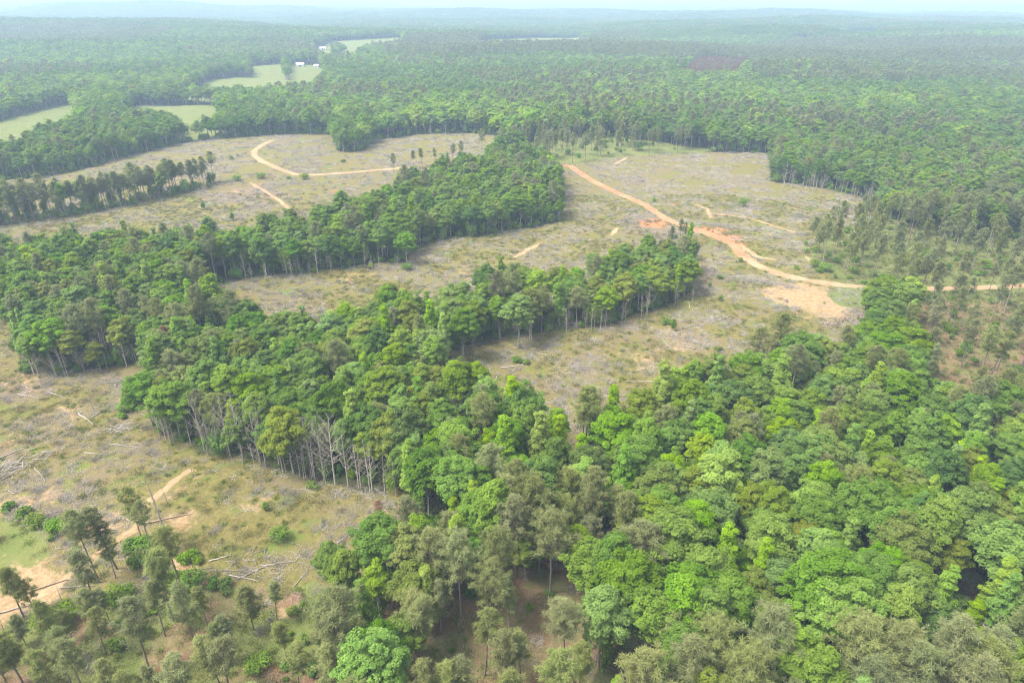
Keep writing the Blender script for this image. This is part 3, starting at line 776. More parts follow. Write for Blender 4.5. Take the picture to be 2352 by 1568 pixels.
# lone and front pines measured in the photograph: base and top
for fi, u, v, ut, vt in ((5, 228, 1337, 201, 1173), (1, 269, 1306, 245, 1163), (0, 266, 1327, 245, 1235), (4, 327, 1243, 300, 1115), (5, 351, 1279, 331, 1156),
                         (5, 424, 1369, 392, 1214), (1, 399, 1426, 372, 1269), (1, 380, 1460, 361, 1340), (0, 348, 1552, 314, 1381), (1, 481, 1446, 467, 1350),
                         (2, 583, 1446, 576, 1347), (1, 636, 1422, 631, 1333), (1, 537, 1518, 525, 1415), (0, 515, 1530, 498, 1440), (1, 663, 1525, 651, 1425),
                         (1, 746, 1456, 730, 1395), (1, 256, 1439, 235, 1355), (0, 229, 1450, 215, 1360), (2, 168, 1470, 150, 1400), (2, 60, 1480, 50, 1420),
                         (3, 1126, 1440, 1125, 1285), (1, 1170, 1460, 1165, 1325), (0, 1355, 1490, 1352, 1385), (1, 1195, 1560, 1205, 1445), (0, 1160, 1600, 1155, 1458),
                         (1, 2002, 638, 2009, 539), (0, 1959, 597, 1968, 495), (5, 1859, 580, 1865, 498), (5, 1889, 611, 1892, 510), (4, 1941, 635, 1950, 545),
                         (1, 2046, 649, 2055, 560), (0, 2079, 697, 2087, 597), (5, 2100, 690, 2110, 590), (1, 1875, 600, 1880, 515), (1, 1913, 590, 1920, 505), (0, 1975, 613, 1985, 530),
                         (0, 905, 395, 905, 350), (1, 950, 385, 950, 342), (1, 970, 383, 970, 336), (1, 1000, 378, 1000, 340), (0, 1040, 370, 1040, 325), (0, 1060, 365, 1062, 322),
                         (1, 1560, 560, 1555, 503), (4, 1572, 562, 1572, 512), (2, 1540, 565, 1540, 520)):
    hp('pine', fi, u, v, ut, vt)
for sp, fi, u, v, ut, vt in (('dark', 1, 772, 1374, 760, 1241), ('mid', 1, 800, 1400, 790, 1260), ('lime', 1, 1575, 600, 1573, 515)):
    hp(sp, fi, u, v, ut, vt)
# crown tops picked out in the photograph (u, v of the tree's top)
def ht(sp, fi, u, v, sc=1.0):
    h = HI[sp][fi][1] * sc
    x, y = unproj(u, v, h)
    hand.append((x, y, sp, fi, sc, random.uniform(0, 6.28)))
for sp, fi, u, v, sc in (
    # bottom right foreground, largest crowns
    ('lime', 3, 1660, 1040, 1.1), ('olive', 3, 2100, 1195, 1.0), ('dark', 3, 1870, 1000, 1.0), ('dark', 0, 2250, 900, 1.05), ('mid', 3, 1970, 1340, 1.05), ('mid', 0, 2080, 1160, 1.0),
    ('lime', 2, 1690, 1212, .9), ('mid', 0, 1790, 1180, 1.0), ('pale', 0, 1700, 1330, .9), ('mid', 3, 1930, 1280, 1.1), ('mid', 0, 2250, 1120, 1), ('pale', 3, 2170, 1140, 1),
    ('lime', 2, 2245, 1375, .8), ('mid', 0, 1560, 1175, 1.1), ('dark', 1, 1420, 1220, .95), ('mid', 0, 1450, 1270, 1), ('pale', 0, 1390, 1350, .95), ('mid', 0, 1500, 1365, .95),
    ('lime', 3, 1820, 1440, .9), ('olive', 0, 1640, 1530, .95), ('mid', 0, 1880, 1480, .9), ('pine', 3, 2000, 1420, 1.0), ('pine', 0, 2100, 1430, 1), ('pine', 3, 2130, 1480, 1.0), ('pine', 0, 2240, 1500, 1),
    ('pine', 3, 2300, 1480, .95), ('pine', 0, 2190, 1415, 1), ('pine', 0, 1790, 1395, 1), ('pine', 3, 1720, 1490, 1), ('pine', 0, 1600, 1490, .95), ('lime', 1, 1420, 1545, .6), ('pine', 3, 1480, 1500, .95),
    ('olive', 2, 1600, 1265, 1), ('pine', 3, 1480, 1200, 1), ('pine', 3, 1220, 1100, 1.05), ('pine', 0, 1380, 1085, 1), ('dark', 0, 1110, 1125, 1), ('mid', 1, 1130, 1105, 1), ('lime', 1, 1040, 1150, .8),
    ('pine', 3, 1270, 1180, 1), ('pine', 0, 1145, 1205, 1), ('pine', 3, 1050, 1230, 1), ('pine', 0, 1185, 1140, 1), ('mid', 0, 860, 1190, 1), ('mid', 2, 960, 1195, 1), ('olive', 0, 930, 1210, .95),
    ('olive', 0, 1210, 1210, .7), ('pale', 1, 820, 1325, .75), ('mid', 2, 860, 1295, .9), ('mid', 2, 1240, 1205, .8), ('lime', 3, 1335, 1060, .9), ('olive', 0, 1500, 1140, 1), ('mid', 0, 1360, 1245, .9),
    ('pale', 0, 1640, 1255, .95), ('dark', 0, 1640, 1120, 1), ('dark', 1, 1240, 1050, 1), ('lime', 0, 1245, 945, 1), ('lime', 0, 1170, 960, 1), ('lime', 0, 1285, 955, .9), ('lime', 1, 1335, 1000, .9), ('lime', 1, 1395, 970, .9),
    ('dark', 3, 1200, 880, 1), ('dark', 0, 1110, 900, 1), ('lime', 0, 1175, 870, 1), ('olive', 0, 1170, 890, .9), ('mid', 0, 1050, 960, 1), ('pale', 0, 1040, 1040, 1),
    ('lime', 0, 1535, 830, 1.05), ('lime', 0, 1810, 815, 1), ('lime', 1, 1760, 830, .9), ('mid', 3, 1850, 755, 1), ('mid', 0, 1950, 820, 1), ('mid', 0, 2050, 740, 1), ('dark', 0, 2030, 695, 1), ('mid', 0, 2110, 740, 1),
    ('pine', 0, 1350, 890, 1), ('pine', 1, 1345, 895, 1), ('lime', 1, 1410, 890, 1), ('dark', 0, 1690, 870, 1), ('lime', 1, 1690, 880, .8), ('pale', 0, 1480, 1000, 1), ('mid', 0, 1420, 940, 1),
    ('olive', 0, 1480, 890, .9), ('dark', 3, 2320, 870, 1), ('mid', 0, 2330, 1200, 1), ('pale', 0, 1530, 1120, .9), ('mid', 3, 2000, 1100, 1), ('dark', 0, 1900, 1140, .95),
    # middle wood
    ('dark', 3, 770, 875, 1.05), ('mid', 0, 380, 870, 1), ('mid', 3, 470, 830, 1), ('mid', 0, 560, 850, 1), ('dark', 0, 600, 730, 1), ('mid', 0, 450, 760, 1), ('lime', 1, 395, 735, 1), ('lime', 1, 435, 730, .9),
    ('olive', 3, 650, 945, 1), ('olive', 0, 880, 950, .9), ('dark', 0, 900, 670, 1), ('dark', 3, 925, 665, 1), ('lime', 0, 985, 690, 1), ('lime', 0, 1015, 720, .9), ('mid', 0, 1040, 640, 1), ('dark', 1, 1120, 595, 1),
    ('pine', 0, 1140, 625, 1), ('pine', 0, 1180, 605, 1), ('lime', 3, 1240, 615, 1), ('mid', 0, 1420, 565, 1), ('mid', 3, 1480, 550, 1), ('mid', 0, 1530, 560, 1), ('lime', 1, 1290, 645, 1), ('pale', 3, 1190, 660, 1),
    ('olive', 0, 1220, 660, 1), ('dark', 1, 1060, 690, 1), ('pale', 0, 170, 640, 1.05), ('mid', 0, 130, 670, 1), ('lime', 0, 230, 600, 1), ('lime', 0, 320, 600, 1), ('lime', 3, 60, 560, 1), ('dark', 0, 50, 540, 1),
    ('pine', 0, 440, 660, 1), ('pine', 3, 520, 670, 1), ('pine', 3, 160, 700, 1), ('pine', 0, 200, 690, 1), ('rust', 0, 372, 750, .9), ('pine', 3, 395, 700, 1), ('mid', 0, 100, 720, 1), ('dark', 2, 55, 745, 1), ('rust', 0, 925, 1150, .45), ('rust', 0, 865, 1150, .35)):
    ht(sp, fi, u, v, sc)

def pick_species(x, y, n):
    """species per point from two slow noises"""
    a = sm((x, y), 60, 11); b = sm((x, y), 34, 12); r = rng.uniform(0, 1, n)
    sp = np.empty(n, dtype=object)
    w = np.stack([.40 + 0 * a, .12 + .22 * a, .07 + .18 * b, .12 + .10 * (1 - a), .16 + .14 * (1 - b)], 1)
    w /= w.sum(1, keepdims=True); cw = np.cumsum(w, 1)
    ix = (r[:, None] > cw).sum(1).clip(0, 4)
    for i, s in enumerate(BSP): sp[ix == i] = s
    return sp
def too_close(x, y, pts, d):
    if not len(pts): return np.zeros(x.shape, bool)
    P = np.array([(p[0], p[1]) for p in pts]); r = np.zeros(x.shape, bool)
    for i in range(0, len(x), 4000):
        r[i:i + 4000] = (np.hypot(x[i:i + 4000, None] - P[None, :, 0], y[i:i + 4000, None] - P[None, :, 1]) < d).any(1)
    return r
def add_random(x, y, pinef, d_hand, pforms=(0, 0, 1, 3, 3, 5), scl=(.66, .98)):
    n = len(x)
    if not n: return
    ok = ~too_close(x, y, hand, d_hand); x, y, pinef = x[ok], y[ok], np.broadcast_to(pinef, (n,))[ok]; n = len(x)
    sp = pick_species(x, y, n); isp = rng.uniform(0, 1, n) < pinef
    sp[(sp == 'olive') & (np.hypot(x, y) > 300) & (rng.uniform(0, 1, n) < .7)] = 'mid'
    for i in range(n):
        s = 'pine' if isp[i] else sp[i]
        fi = int(random.choice(pforms)) if s == 'pine' else int(random.choice((0, 0, 1, 1, 2, 3)))
        trees.append((x[i], y[i], s, fi, random.uniform(*scl), random.uniform(0, 6.28)))
def fan(x, y, m=.92, pad=55): return (np.abs(x) < m * y + pad) & (y > 48)
# dense mixed wood (near)
x, y = grid(-560, 560, 48, 560, 5.9)
ok = fan(x, y)
for P in (FRONT, GAP, W6, W5, W4): ok &= ~inside(P, x, y)
ok &= ~is_open(x, y) & ~is_pasture(x, y)
for P in roads: ok &= segdist(P, x, y) > 4.5
x, y = x[ok], y[ok]
pf = .06 + .15 * (sm((x, y), 80, 21) > .62) + .0
pf = np.where(inside(M1, x, y), .62, pf); pf = np.where(inside(W6b, x, y), .6, pf)
add_random(x, y, pf, 4.6)
# sparse pine stands
def stand(P, s, pf, forms, scl, roadclear=True, dh=4.5):
    x, y = grid(P[:, 0].min(), P[:, 0].max(), max(48, P[:, 1].min()), P[:, 1].max(), s, .45)
    ok = inside(P, x, y) & fan(x, y, 1.0, 60)
    if roadclear:
        for R_ in roads: ok &= segdist(R_, x, y) > 4.2
        for R_ in tracks: ok &= segdist(R_, x, y) > 2.5
    add_random(x[ok], y[ok], pf, dh, forms, scl)
stand(FRONT, 6.8, 1.0, (6, 7, 4, 4, 1), (.60, .86))
stand(GAP, 7.6, 1.0, (1, 6, 7, 4), (.7, .95))
stand(W6, 13.2, .985, (1, 7, 5, 4, 6), (.80, 1.04))
stand(W5, 13, .98, (7, 1, 5, 1, 4), (.85, 1.05))
stand(W4, 4.7, .94, (1, 7, 5, 6, 1), (.85, 1.04))
# the rest of the country, single trees to 1.9 km
x, y = grid(-1900, 1900, 560, 1900, 8.2)
ok = fan(x, y, .95, 80) & ~is_open(x, y) & ~is_pasture(x, y) & ~inside(W5, x, y) & ~inside(W4, x, y) & ~inside(DEADSTAND, x, y)
x, y = x[ok], y[ok]
def far_pf(x, y):
    p = .03 + .3 * (sm((x, y), 420, 31) > .72)
    for P, q in zip(FPINE, (.9, .95, .75, .8, .55)): p = np.where(inside(P, x, y), q, p)
    return p
mid_far = [(x, y, far_pf(x, y))]
# fold random trees beyond the hand region into one list
nd_hand = len(hand)
trees = hand + trees

# ------------------------------------------------------------------ which trees stand as things of their own
tx = np.array([t[0] for t in trees]); ty = np.array([t[1] for t in trees]); tz = H(tx, ty)
thh = np.array([HI[t[2]][t[3]][1] * t[4] for t in trees])
tu, tv = proj(tx, ty, tz + thh * .82)
rngd = np.sqrt(tx ** 2 + ty ** 2 + (CAMZ - tz) ** 2)
vis = (tu > 15) & (tu < 2337) & (tv > 0) & (tv < 1555)
fam = np.array(['pine' if t[2] in ('pine',) else ('rust' if t[2] == 'rust' else ('lime' if t[2] == 'lime' else 'broad')) for t in trees])
thing_ids = []
for f_, cap in (('broad', 290), ('lime', 120), ('pine', 290), ('rust', 5)):
    ids = np.where((fam == f_) & vis)[0]
    thing_ids += list(ids[np.argsort(rngd[ids])][:cap])
thing_set = set(int(i) for i in thing_ids)

THINGS = []     # (object, description, category, group, u, v, size)
def register(o, desc, cat, group, x, y, z):
    u, v = proj(x, y, z)
    THINGS.append((o, desc, cat, group, float(u), float(v)))
SPN = {'mid': 'mid green', 'dark': 'dark green', 'lime': 'lime green', 'olive': 'olive green', 'pale': 'pale bluish green'}
for i in sorted(thing_set):
    x, y, sp, fi, sc, rz = trees[i]
    form, h, R, cm, tm, J = HI[sp][fi]
    nm = {'pine': 'pine_tree', 'rust': 'dead_pine_tree', 'lime': 'poplar_tree'}.get(sp, 'broadleaf_tree')
    e = link(nm, None); e.location = (x, y, float(tz[i]) - .1); e.rotation_euler = (random.gauss(0, .03), random.gauss(0, .03), rz); e.scale = (sc * random.uniform(.86, 1.16), sc * random.uniform(.86, 1.16), sc)
    c = link("crown", cm, e); t_ = link("trunk", tm, e)
    if sp == 'pine': d, cat, g = form + ' olive pine', 'pine tree', 'pine trees of the nearer woods'
    elif sp == 'rust': d, cat, g = 'rusty brown dead pine', 'dead pine', 'dead brown pines'
    else: d, cat, g = form + ' ' + SPN[sp] + ' tree', 'tree', 'broadleaf trees of the nearer woods' if sp != 'lime' else 'lime green trees of the nearer woods'
    register(e, d, cat, g, x, y, tz[i] + h * sc * .8)

def pts_arrays(lst):
    P = np.array([[a, b, 0] for a, b, *_ in lst], float); P[:, 2] = H(P[:, 0], P[:, 1]) - .15
    return P
# remaining near trees + far trees as woods
bp, bi, br, bs = [], [], [], []; pp, pi_, pr, ps = [], [], [], []
hi_lim = 800
for i, (x, y, sp, fi, sc, rz) in enumerate(trees):
    if i in thing_set: continue
    far_ = rngd[i] > hi_lim
    if sp in ('pine', 'rust'):
        pp.append((x, y)); pr.append(rz); ps.append(sc)
        pi_.append((PLOW0 + (3 if sp == 'rust' else random.randrange(3))) if far_ else (8 if sp == 'rust' else fi))
    else:
        bp.append((x, y)); br.append(rz); bs.append(sc)
        q = BSP.index(sp); bi.append(LOW0 + q * 2 + (fi % 2) if far_ else q * 4 + fi)
def scatter_arrays(x, y, pf, low):
    n = len(x); isp = rng.uniform(0, 1, n) < pf
    sp = pick_species(x, y, n)
    sp[(sp == 'olive') & (rng.uniform(0, 1, n) < .7)] = 'mid'
    tone = sm((x, y), 330, 77); rr_ = rng.uniform(0, 1, n)
    sp[(tone > .58) & (rr_ < .75)] = 'dark'; sp[(tone < .40) & (rr_ < .5)] = 'pale'; sp[(tone < .40) & (rr_ > .72)] = 'lime'
    for i in range(n):
        s = random.uniform(.82, 1.22); rz = random.uniform(0, 6.28)
        if isp[i]: pp.append((x[i], y[i])); pr.append(rz); ps.append(s * 1.05); pi_.append(PLOW0 + random.randrange(3))
        else: bp.append((x[i], y[i])); br.append(rz); bs.append(s); bi.append(LOW0 + BSP.index(sp[i]) * 2 + (1 if sp[i] == 'lime' else random.randrange(2)))
for x, y, pf in mid_far: scatter_arrays(x, y, pf, True)
# the rust coloured dead stand
x, y = grid(DEADSTAND[:, 0].min(), DEADSTAND[:, 0].max(), DEADSTAND[:, 1].min(), DEADSTAND[:, 1].max(), 6.5); ok = inside(DEADSTAND, x, y)
for a, b in zip(x[ok], y[ok]):
    pp.append((a, b)); pr.append(random.uniform(0, 6.28)); ps.append(random.uniform(.55, .8)); pi_.append(PLOW0 + (3 if random.random() < .85 else random.randrange(3)))
# patches 1.9 - 5 km and 5 - 11 km
for (r0, r1, sp_, b0, nb_, p0, np_) in ((1900, 5200, 31, PAT0, 4, PPAT0, 2), (5150, 11500, 84, BIG0, 3, PBIG0, 2)):
    x, y = grid(-r1, r1, r0, r1, sp_, .2)
    ok = (np.abs(x) < .95 * y + 50) & ~is_pasture(x, y)
    x, y = x[ok], y[ok]; pf = far_pf(x, y); isp = rng.uniform(0, 1, len(x)) < pf
    a_ = sm((x, y), 500, 41)
    for i in range(len(x)):
        rz = random.randrange(4) * math.pi / 2 + random.uniform(-.2, .2)
        if isp[i]: pp.append((x[i], y[i])); pr.append(rz); ps.append(1.0); pi_.append(p0 + random.randrange(np_))
        else: bp.append((x[i], y[i])); br.append(rz); bs.append(1.0); bi.append(b0 + (int(a_[i] * 3.99 + random.uniform(-.8, .8)) % nb_))
def mk(name, col, P, I, R_, S_, label):
    P3 = pts_arrays(P); n = len(P3)
    rot = np.zeros((n, 3)); rot[:, 2] = R_
    sc = np.repeat(np.array(S_)[:, None], 3, 1); sc[:, :2] *= rng.uniform(.90, 1.25, (n, 2)); sc[:, 2] *= rng.uniform(.84, 1.0, n); rot[:, :2] = rng.normal(0, .025, (n, 2))
    gn_scatter(name, col, P3, I, rot, sc, label)
mk("broadleaf_woods", BCOL, bp, bi, br, bs, "unbroken green broadleaf woods rolling to the hazy horizon")
mk("pine_woods", PCOL, pp, pi_, pr, ps, "darker olive pine woods among and beyond the broadleaf woods")
print("trees", len(trees), "things", len(thing_set), "broad inst", len(bp), "pine inst", len(pp))

# ------------------------------------------------------------------ undergrowth, slash and grass (nobody could count them)
UG = proto_col("undergrowth_proto", [b[4] for b in BUSH])
ux, uy = grid(-560, 560, 55, 760, 3.6, .5)
op = is_open(ux, uy)
edge = np.zeros(ux.shape, bool)
for a in range(8):
    for r_ in (5, 9): edge |= is_open(ux + r_ * math.cos(a * .785), uy + r_ * math.sin(a * .785))
front = inside(FRONT, ux, uy)
r = rng.uniform(0, 1, len(ux))
ok = fan(ux, uy) & ~is_pasture(ux, uy) & (((~op) & edge & (r < .9) & ~inside(W5, ux, uy) & ~inside(W6, ux, uy)) | (front & (r < .30) & (sm((ux, uy), 14, 51) > .5)) | (inside(W4, ux, uy) & (r < .35)) | (inside(W6, ux, uy) & (r < .12)) | (op & ~front & (r < .002)) | (~op & ~edge & ~front & (r < .10)))
for P in roads: ok &= segdist(P, ux, uy) > 4
for P in tracks: ok &= segdist(P, ux, uy) > 2.5
ux, uy = ux[ok], uy[ok]; n = len(ux)
rot = np.zeros((n, 3)); rot[:, 2] = rng.uniform(0, 6.28, n)
sc = rng.uniform(.4, 1.5, n)[:, None] * np.array([[1, 1, 1.0]]); sc[:, 2] *= rng.uniform(.7, 1.6, n)
tall_ = ~is_open(ux, uy) & (rng.uniform(0, 1, n) < .35) & ~inside(FRONT, ux, uy) & ~inside(W6, ux, uy); sc[tall_] *= np.array([1.4, 1.4, 2.6])
o = gn_scatter("undergrowth", UG, np.stack([ux, uy, H(ux, uy) - .05], 1), rng.integers(0, 4, n), rot, sc, "leafy green undergrowth along the wood edges and under the pines")

def slash_proto(seed, n, R, lmin, lmax, r_):
    rg = np.random.default_rng(seed); mb = MB(); a0 = rg.uniform(0, 3.14)
    for i in range(n):
        p = np.array([rg.normal() * R * .5, rg.normal() * R * .5, rg.uniform(.03, .35)]); a = a0 + rg.normal() * .9; l = rg.uniform(lmin, lmax)
        d = np.array([math.cos(a), math.sin(a), rg.normal() * .14]) * l / 2
        r0 = r_ * rg.uniform(.5, 1.6)
        mb.tube([p - d, p + rg.normal(size=3) * .06, p + d], [r0, r0 * .8, r0 * .3], 4)
    return mb.mesh("slash", BARK['dead' if seed % 2 else 'grey'])
def twig_proto(seed, n, R):
    rg = np.random.default_rng(seed); mb = MB()
    for i in range(n):
        a = rg.uniform(0, 6.28); b = np.array([rg.normal() * R * .3, rg.normal() * R * .3, 0]); l = rg.uniform(.5, 1.6)
        d = np.array([math.cos(a) * .8, math.sin(a) * .8, rg.uniform(.1, 1.1)]) * l
        mb.tube([b, b + d * .5 + rg.normal(size=3) * .06, b + d], [.022, .016, .008], 3)
    return mb.mesh("twigs", BARK['grey'])
SL = proto_col("slash_proto", [slash_proto(1, 22, 2.2, .8, 3.0, .020), slash_proto(2, 30, 2.6, .6, 2.6, .018), slash_proto(3, 14, 2.2, 1.2, 3.6, .024), slash_proto(4, 26, 1.6, .5, 1.8, .020),
                               twig_proto(5, 70, 1.6), twig_proto(6, 110, 2.4)])
x, y = grid(-420, 420, 60, 640, 2.2, .5)
front = inside(FRONT, x, y)
dn = sm((x, y), 38, 61) * .6 + sm((x, y), 12, 62) * .4
gp = inside(GAP, x, y) | inside(M1, x, y)
ok = (is_open(x, y) | gp) & fan(x, y) & (rng.uniform(0, 1, len(x)) < np.clip((dn - .33) * 2.0, .05, .85) * np.where(front | gp, .3, 1)) & ~inside(MEADOW, x, y)
for P in roads: ok &= segdist(P, x, y) > 3.6
for P in tracks: ok &= segdist(P, x, y) > 2.2
for (u, v), r_, s_ in SOIL[:9]:
    c_ = unproj(u, v); ok &= ~((np.hypot(x - c_[0], y - c_[1]) < r_ * .8) & (rng.uniform(0, 1, len(x)) < .75))
x, y = x[ok], y[ok]; n = len(x); rot = np.zeros((n, 3)); rot[:, 2] = rng.uniform(0, 6.28, n); sc = np.repeat(rng.uniform(.6, 1.35, n)[:, None], 3, 1)
gn_scatter("logging_slash", SL, np.stack([x, y, H(x, y)], 1), rng.integers(0, 6, n), rot, sc, "grey dry branches and twigs littering the cut-over clearings")
print("slash", n)
GRASS = leaf_mat("grass_blades", (.15, .165, .045), (.30, .27, .12), val=.2, trans=.3)
WEED = leaf_mat("weed_leaves", (.115, .175, .03), (.19, .25, .055), val=.2, trans=.3)
def tuft(seed, n, R, hh, m):
    rg = np.random.default_rng(seed); mb = MB()
    b = np.stack([rg.normal(size=n) * R, rg.normal(size=n) * R, np.zeros(n)], 1); u = unit(rg, n); u[:, 2] = np.abs(u[:, 2]) + .7
    u /= np.linalg.norm(u, axis=1, keepdims=True); L = hh * rg.uniform(.5, 1.2, n) / 2
    mb.leaves(b + u * L[:, None], np.cross(u, unit(rg, n)), L, .045, rg, 0, rg.uniform(0, 1, n), axis=u)
    return mb.mesh("tuft", m)
GR = proto_col("grass_proto", [tuft(1, 120, .8, .55, GRASS), tuft(2, 90, .6, .7, GRASS), tuft(3, 90, .55, .5, WEED), tuft(4, 150, 1.0, .45, GRASS), tuft(5, 60, .4, .9, WEED)])
x, y = grid(-300, 300, 60, 420, 2.4, .5)
dn = sm((x, y), 38, 61) * .6 + sm((x, y), 16, 72) * .4
fr = inside(FRONT, x, y) | inside(MEADOW, x, y) | inside(W6, x, y) | inside(GAP, x, y)
ok = (is_open(x, y) | fr) & fan(x, y) & (rng.uniform(0, 1, len(x)) < np.where(fr, .55, np.clip((.72 - dn) * 2.0, .08, .7)))
for P in roads: ok &= segdist(P, x, y) > 3.2
for P in tracks: ok &= segdist(P, x, y) > 1.8
for (u, v), r_, s_ in SOIL[:9]:
    c_ = unproj(u, v); ok &= ~((np.hypot(x - c_[0], y - c_[1]) < r_ * .8) & (rng.uniform(0, 1, len(x)) < .8))
x, y = x[ok], y[ok]; n = len(x); rot = np.zeros((n, 3)); rot[:, 2] = rng.uniform(0, 6.28, n); sc = np.repeat(rng.uniform(.6, 1.4, n)[:, None], 3, 1)
gn_scatter("grass", GR, np.stack([x, y, H(x, y)], 1), rng.integers(0, 5, n), rot, sc, "yellow green grass tufts and weeds over the open ground")
print("grass", n)

# ------------------------------------------------------------------ bare trees, dead stems, logs, brush piles, shrubs, stumps, barns
def place(o, x, y, rz=0, sc=1.0, dz=-.1, tilt=(0, 0)):
    o.location = (x, y, float(H(x, y)) + dz); o.rotation_euler = (tilt[0], tilt[1], rz); o.scale = (sc, sc, sc)
def bare_at(u, v, vt=None, i=0, sc=1.0):
    x, y = unproj(u, v + 5); h, me = BARE[i]
    if vt is not None:
        d = ray(u, vt); sc = float(np.clip((CAMZ + d[2] / d[1] * y - H(x, y)) / h, .35, 1.6))
    o = link("bare_tree", me); place(o, x, y, random.uniform(0, 6.28), sc)
    register(o, ('tall ' if h * sc > 14 else 'short ') + 'leafless grey tree', 'bare tree', 'leafless trees at the wood edges', x, y, float(H(x, y)) + h * sc * .5)
for a in ((80, 859, 772, 0), (255, 832, 745, 0), (275, 830, 755, 4), (245, 836, 760, 1), (232, 845, 770, 4), (310, 832, 790, 3), (130, 862, 810, 1), (150, 858, 800, 4),
          (370, 995, 950, 4), (400, 1008, 930, 4), (440, 1020, 940, 4), (470, 1028, 905, 1), (505, 1036, 950, 4), (530, 1045, 910, 0), (560, 1056, 900, 2), (600, 1064, 945, 0), (612, 1068, 920, 4),
          (650, 1078, 985, 3), (690, 1088, 985, 0), (720, 1090, 955, 0), (745, 1098, 960, 2), (770, 1106, 955, 0), (800, 1112, 990, 1), (825, 1118, 1010, 4), (850, 1122, 1010, 4), (885, 1130, 1040, 4), (910, 1135, 1050, 4),
          (1345, 752, 705, 3), (1365, 750, 700, 4), (1390, 748, 705, 4), (1150, 776, 735, 3), (1500, 705, 655, 4), (1570, 685, 640, 3), (1600, 668, 630, 3),
          (690, 628, 580, 4), (660, 632, 585, 1), (610, 636, 590, 4), (580, 642, 600, 4), (760, 620, 580, 4),
          (1979, 486, 424, 0), (1885, 440, 400, 3), (1930, 446, 405, 1), (1800, 424, 370, 4), (1960, 455, 425, 3), (2010, 470, 440, 3), (1540, 352, 335, 4),
          (780, 330, 300, 4), (990, 312, 282, 4), (1590, 690, 650, 4), (1060, 806, 770, 4), (1085, 800, 755, 4)):
    bare_at(*a)
for P_, n_ in (([(345, 990), (400, 1014), (500, 1042), (600, 1070), (700, 1094), (800, 1117), (920, 1140)], 17), ([(70, 862), (180, 856), (330, 832)], 9), ([(1150, 780), (1300, 760), (1400, 750), (1480, 722), (1560, 692)], 13),
               ([(560, 645), (700, 630), (820, 616), (930, 606)], 8), ([(1780, 415), (1850, 430), (1930, 445), (2000, 460)], 12)):
    us, vs = zip(*P_)
    for _ in range(n_):
        u = random.uniform(us[0], us[-1]); v = float(np.interp(u, us, vs)) + random.uniform(-3, 5)
        bare_at(u, v, None, random.choice((4, 4, 3, 1)), random.uniform(.45, 1.0))
# standing dead stems in the clearings
def stem_at(x, y, i, sc=1.0):
    h, me = POLE[i]; o = link("dead_snag", me); place(o, x, y, random.uniform(0, 6.28), sc, -.1, (random.uniform(-.06, .06), random.uniform(-.06, .06)))
    register(o, ('tall ' if h * sc > 8 else 'thin ' if h * sc > 5 else 'short ') + 'dead grey snag', 'dead snag', 'dead snags standing in the clearings', x, y, float(H(x, y)) + h * sc * .5)
for u, v, vt in ((377, 1218, 1085), (370, 1200, 1100), (152, 1403, 1327), (12, 1453, 1405), (45, 1100, 1045), (62, 1085, 1035), (20, 1110, 1055), (528, 1060, 1000), (560, 1075, 1030), (1200, 598, 570), (1055, 560, 535), (1090, 830, 770), (1175, 700, 690)):
    x, y = unproj(u, v); d = ray(u, vt); stem_at(x, y, 3, float(np.clip((CAMZ + d[2] / d[1] * y - H(x, y)) / 12, .3, 1.6)))
x, y = grid(-300, 300, 95, 560, 11, .5)
ok = is_open(x, y) & ~inside(FRONT, x, y) & ~inside(MEADOW, x, y) & (rng.uniform(0, 1, len(x)) < .42 * (.4 + sm((x, y), 45, 81)))
u_, v_ = proj(x, y, H(x, y)); ok &= (u_ > 10) & (u_ < 2340)
for P in roads: ok &= segdist(P, x, y) > 5
sel = np.where(ok)[0]; sel = sel[np.argsort(y[sel])][:200]
for i in sel: stem_at(x[i], y[i], random.choice((0, 1, 1, 2, 2, 4)), random.uniform(.6, 1.1))
# fallen logs
LOGM = []
for i, (l, r_) in enumerate(((9, .16), (6, .12), (13, .2), (4, .13))):
    rg = np.random.default_rng(900 + i); mb = MB()
    xs = np.linspace(-l / 2, l / 2, 6); mb.tube(np.stack([xs, rg.normal(size=6) * .10, .14 + rg.uniform(0, .06, 6)], 1), r_ * np.linspace(1.15, .55, 6), 6, 0, True)
    for q in range(3): xx = rg.uniform(0, l / 2); mb.tube([(xx, 0, .2), (xx + .5, rg.normal() * .7, .5 + rg.uniform(0, .5))], [r_ * .3, r_ * .1], 4)
    LOGM.append((l, mb.mesh("fallen_log", BARK['dead'], True), mb.mesh("fallen_log_brown", BARK['brown'], True)))
def log_at(x, y, a, L, brown=False, i=None):
    if i is None: i = min(range(4), key=lambda q: abs(LOGM[q][0] - L))
    o = link("fallen_log", LOGM[i][2 if brown else 1]); s = L / LOGM[i][0]
    zs = (float(H(x + math.cos(a) * L / 2, y + math.sin(a) * L / 2)) - float(H(x - math.cos(a) * L / 2, y - math.sin(a) * L / 2))) / L
    o.location = (x, y, float(H(x, y)) + .02); o.rotation_euler = (0, -math.atan(zs), a); o.scale = (s, max(s, .8), max(s, .8))
    register(o, ('long ' if L > 9 else 'short ' if L < 5 else '') + ('brown' if brown else 'pale bleached') + ' fallen log', 'log', 'fallen logs in the clearings', x, y, float(H(x, y)))
def log2(u0, v0, u1, v1, brown=False):
    a, b = np.array(unproj(u0, v0)), np.array(unproj(u1, v1)); c_ = (a + b) / 2; d = b - a
    log_at(c_[0], c_[1], math.atan2(d[1], d[0]), float(np.hypot(*d)), brown)
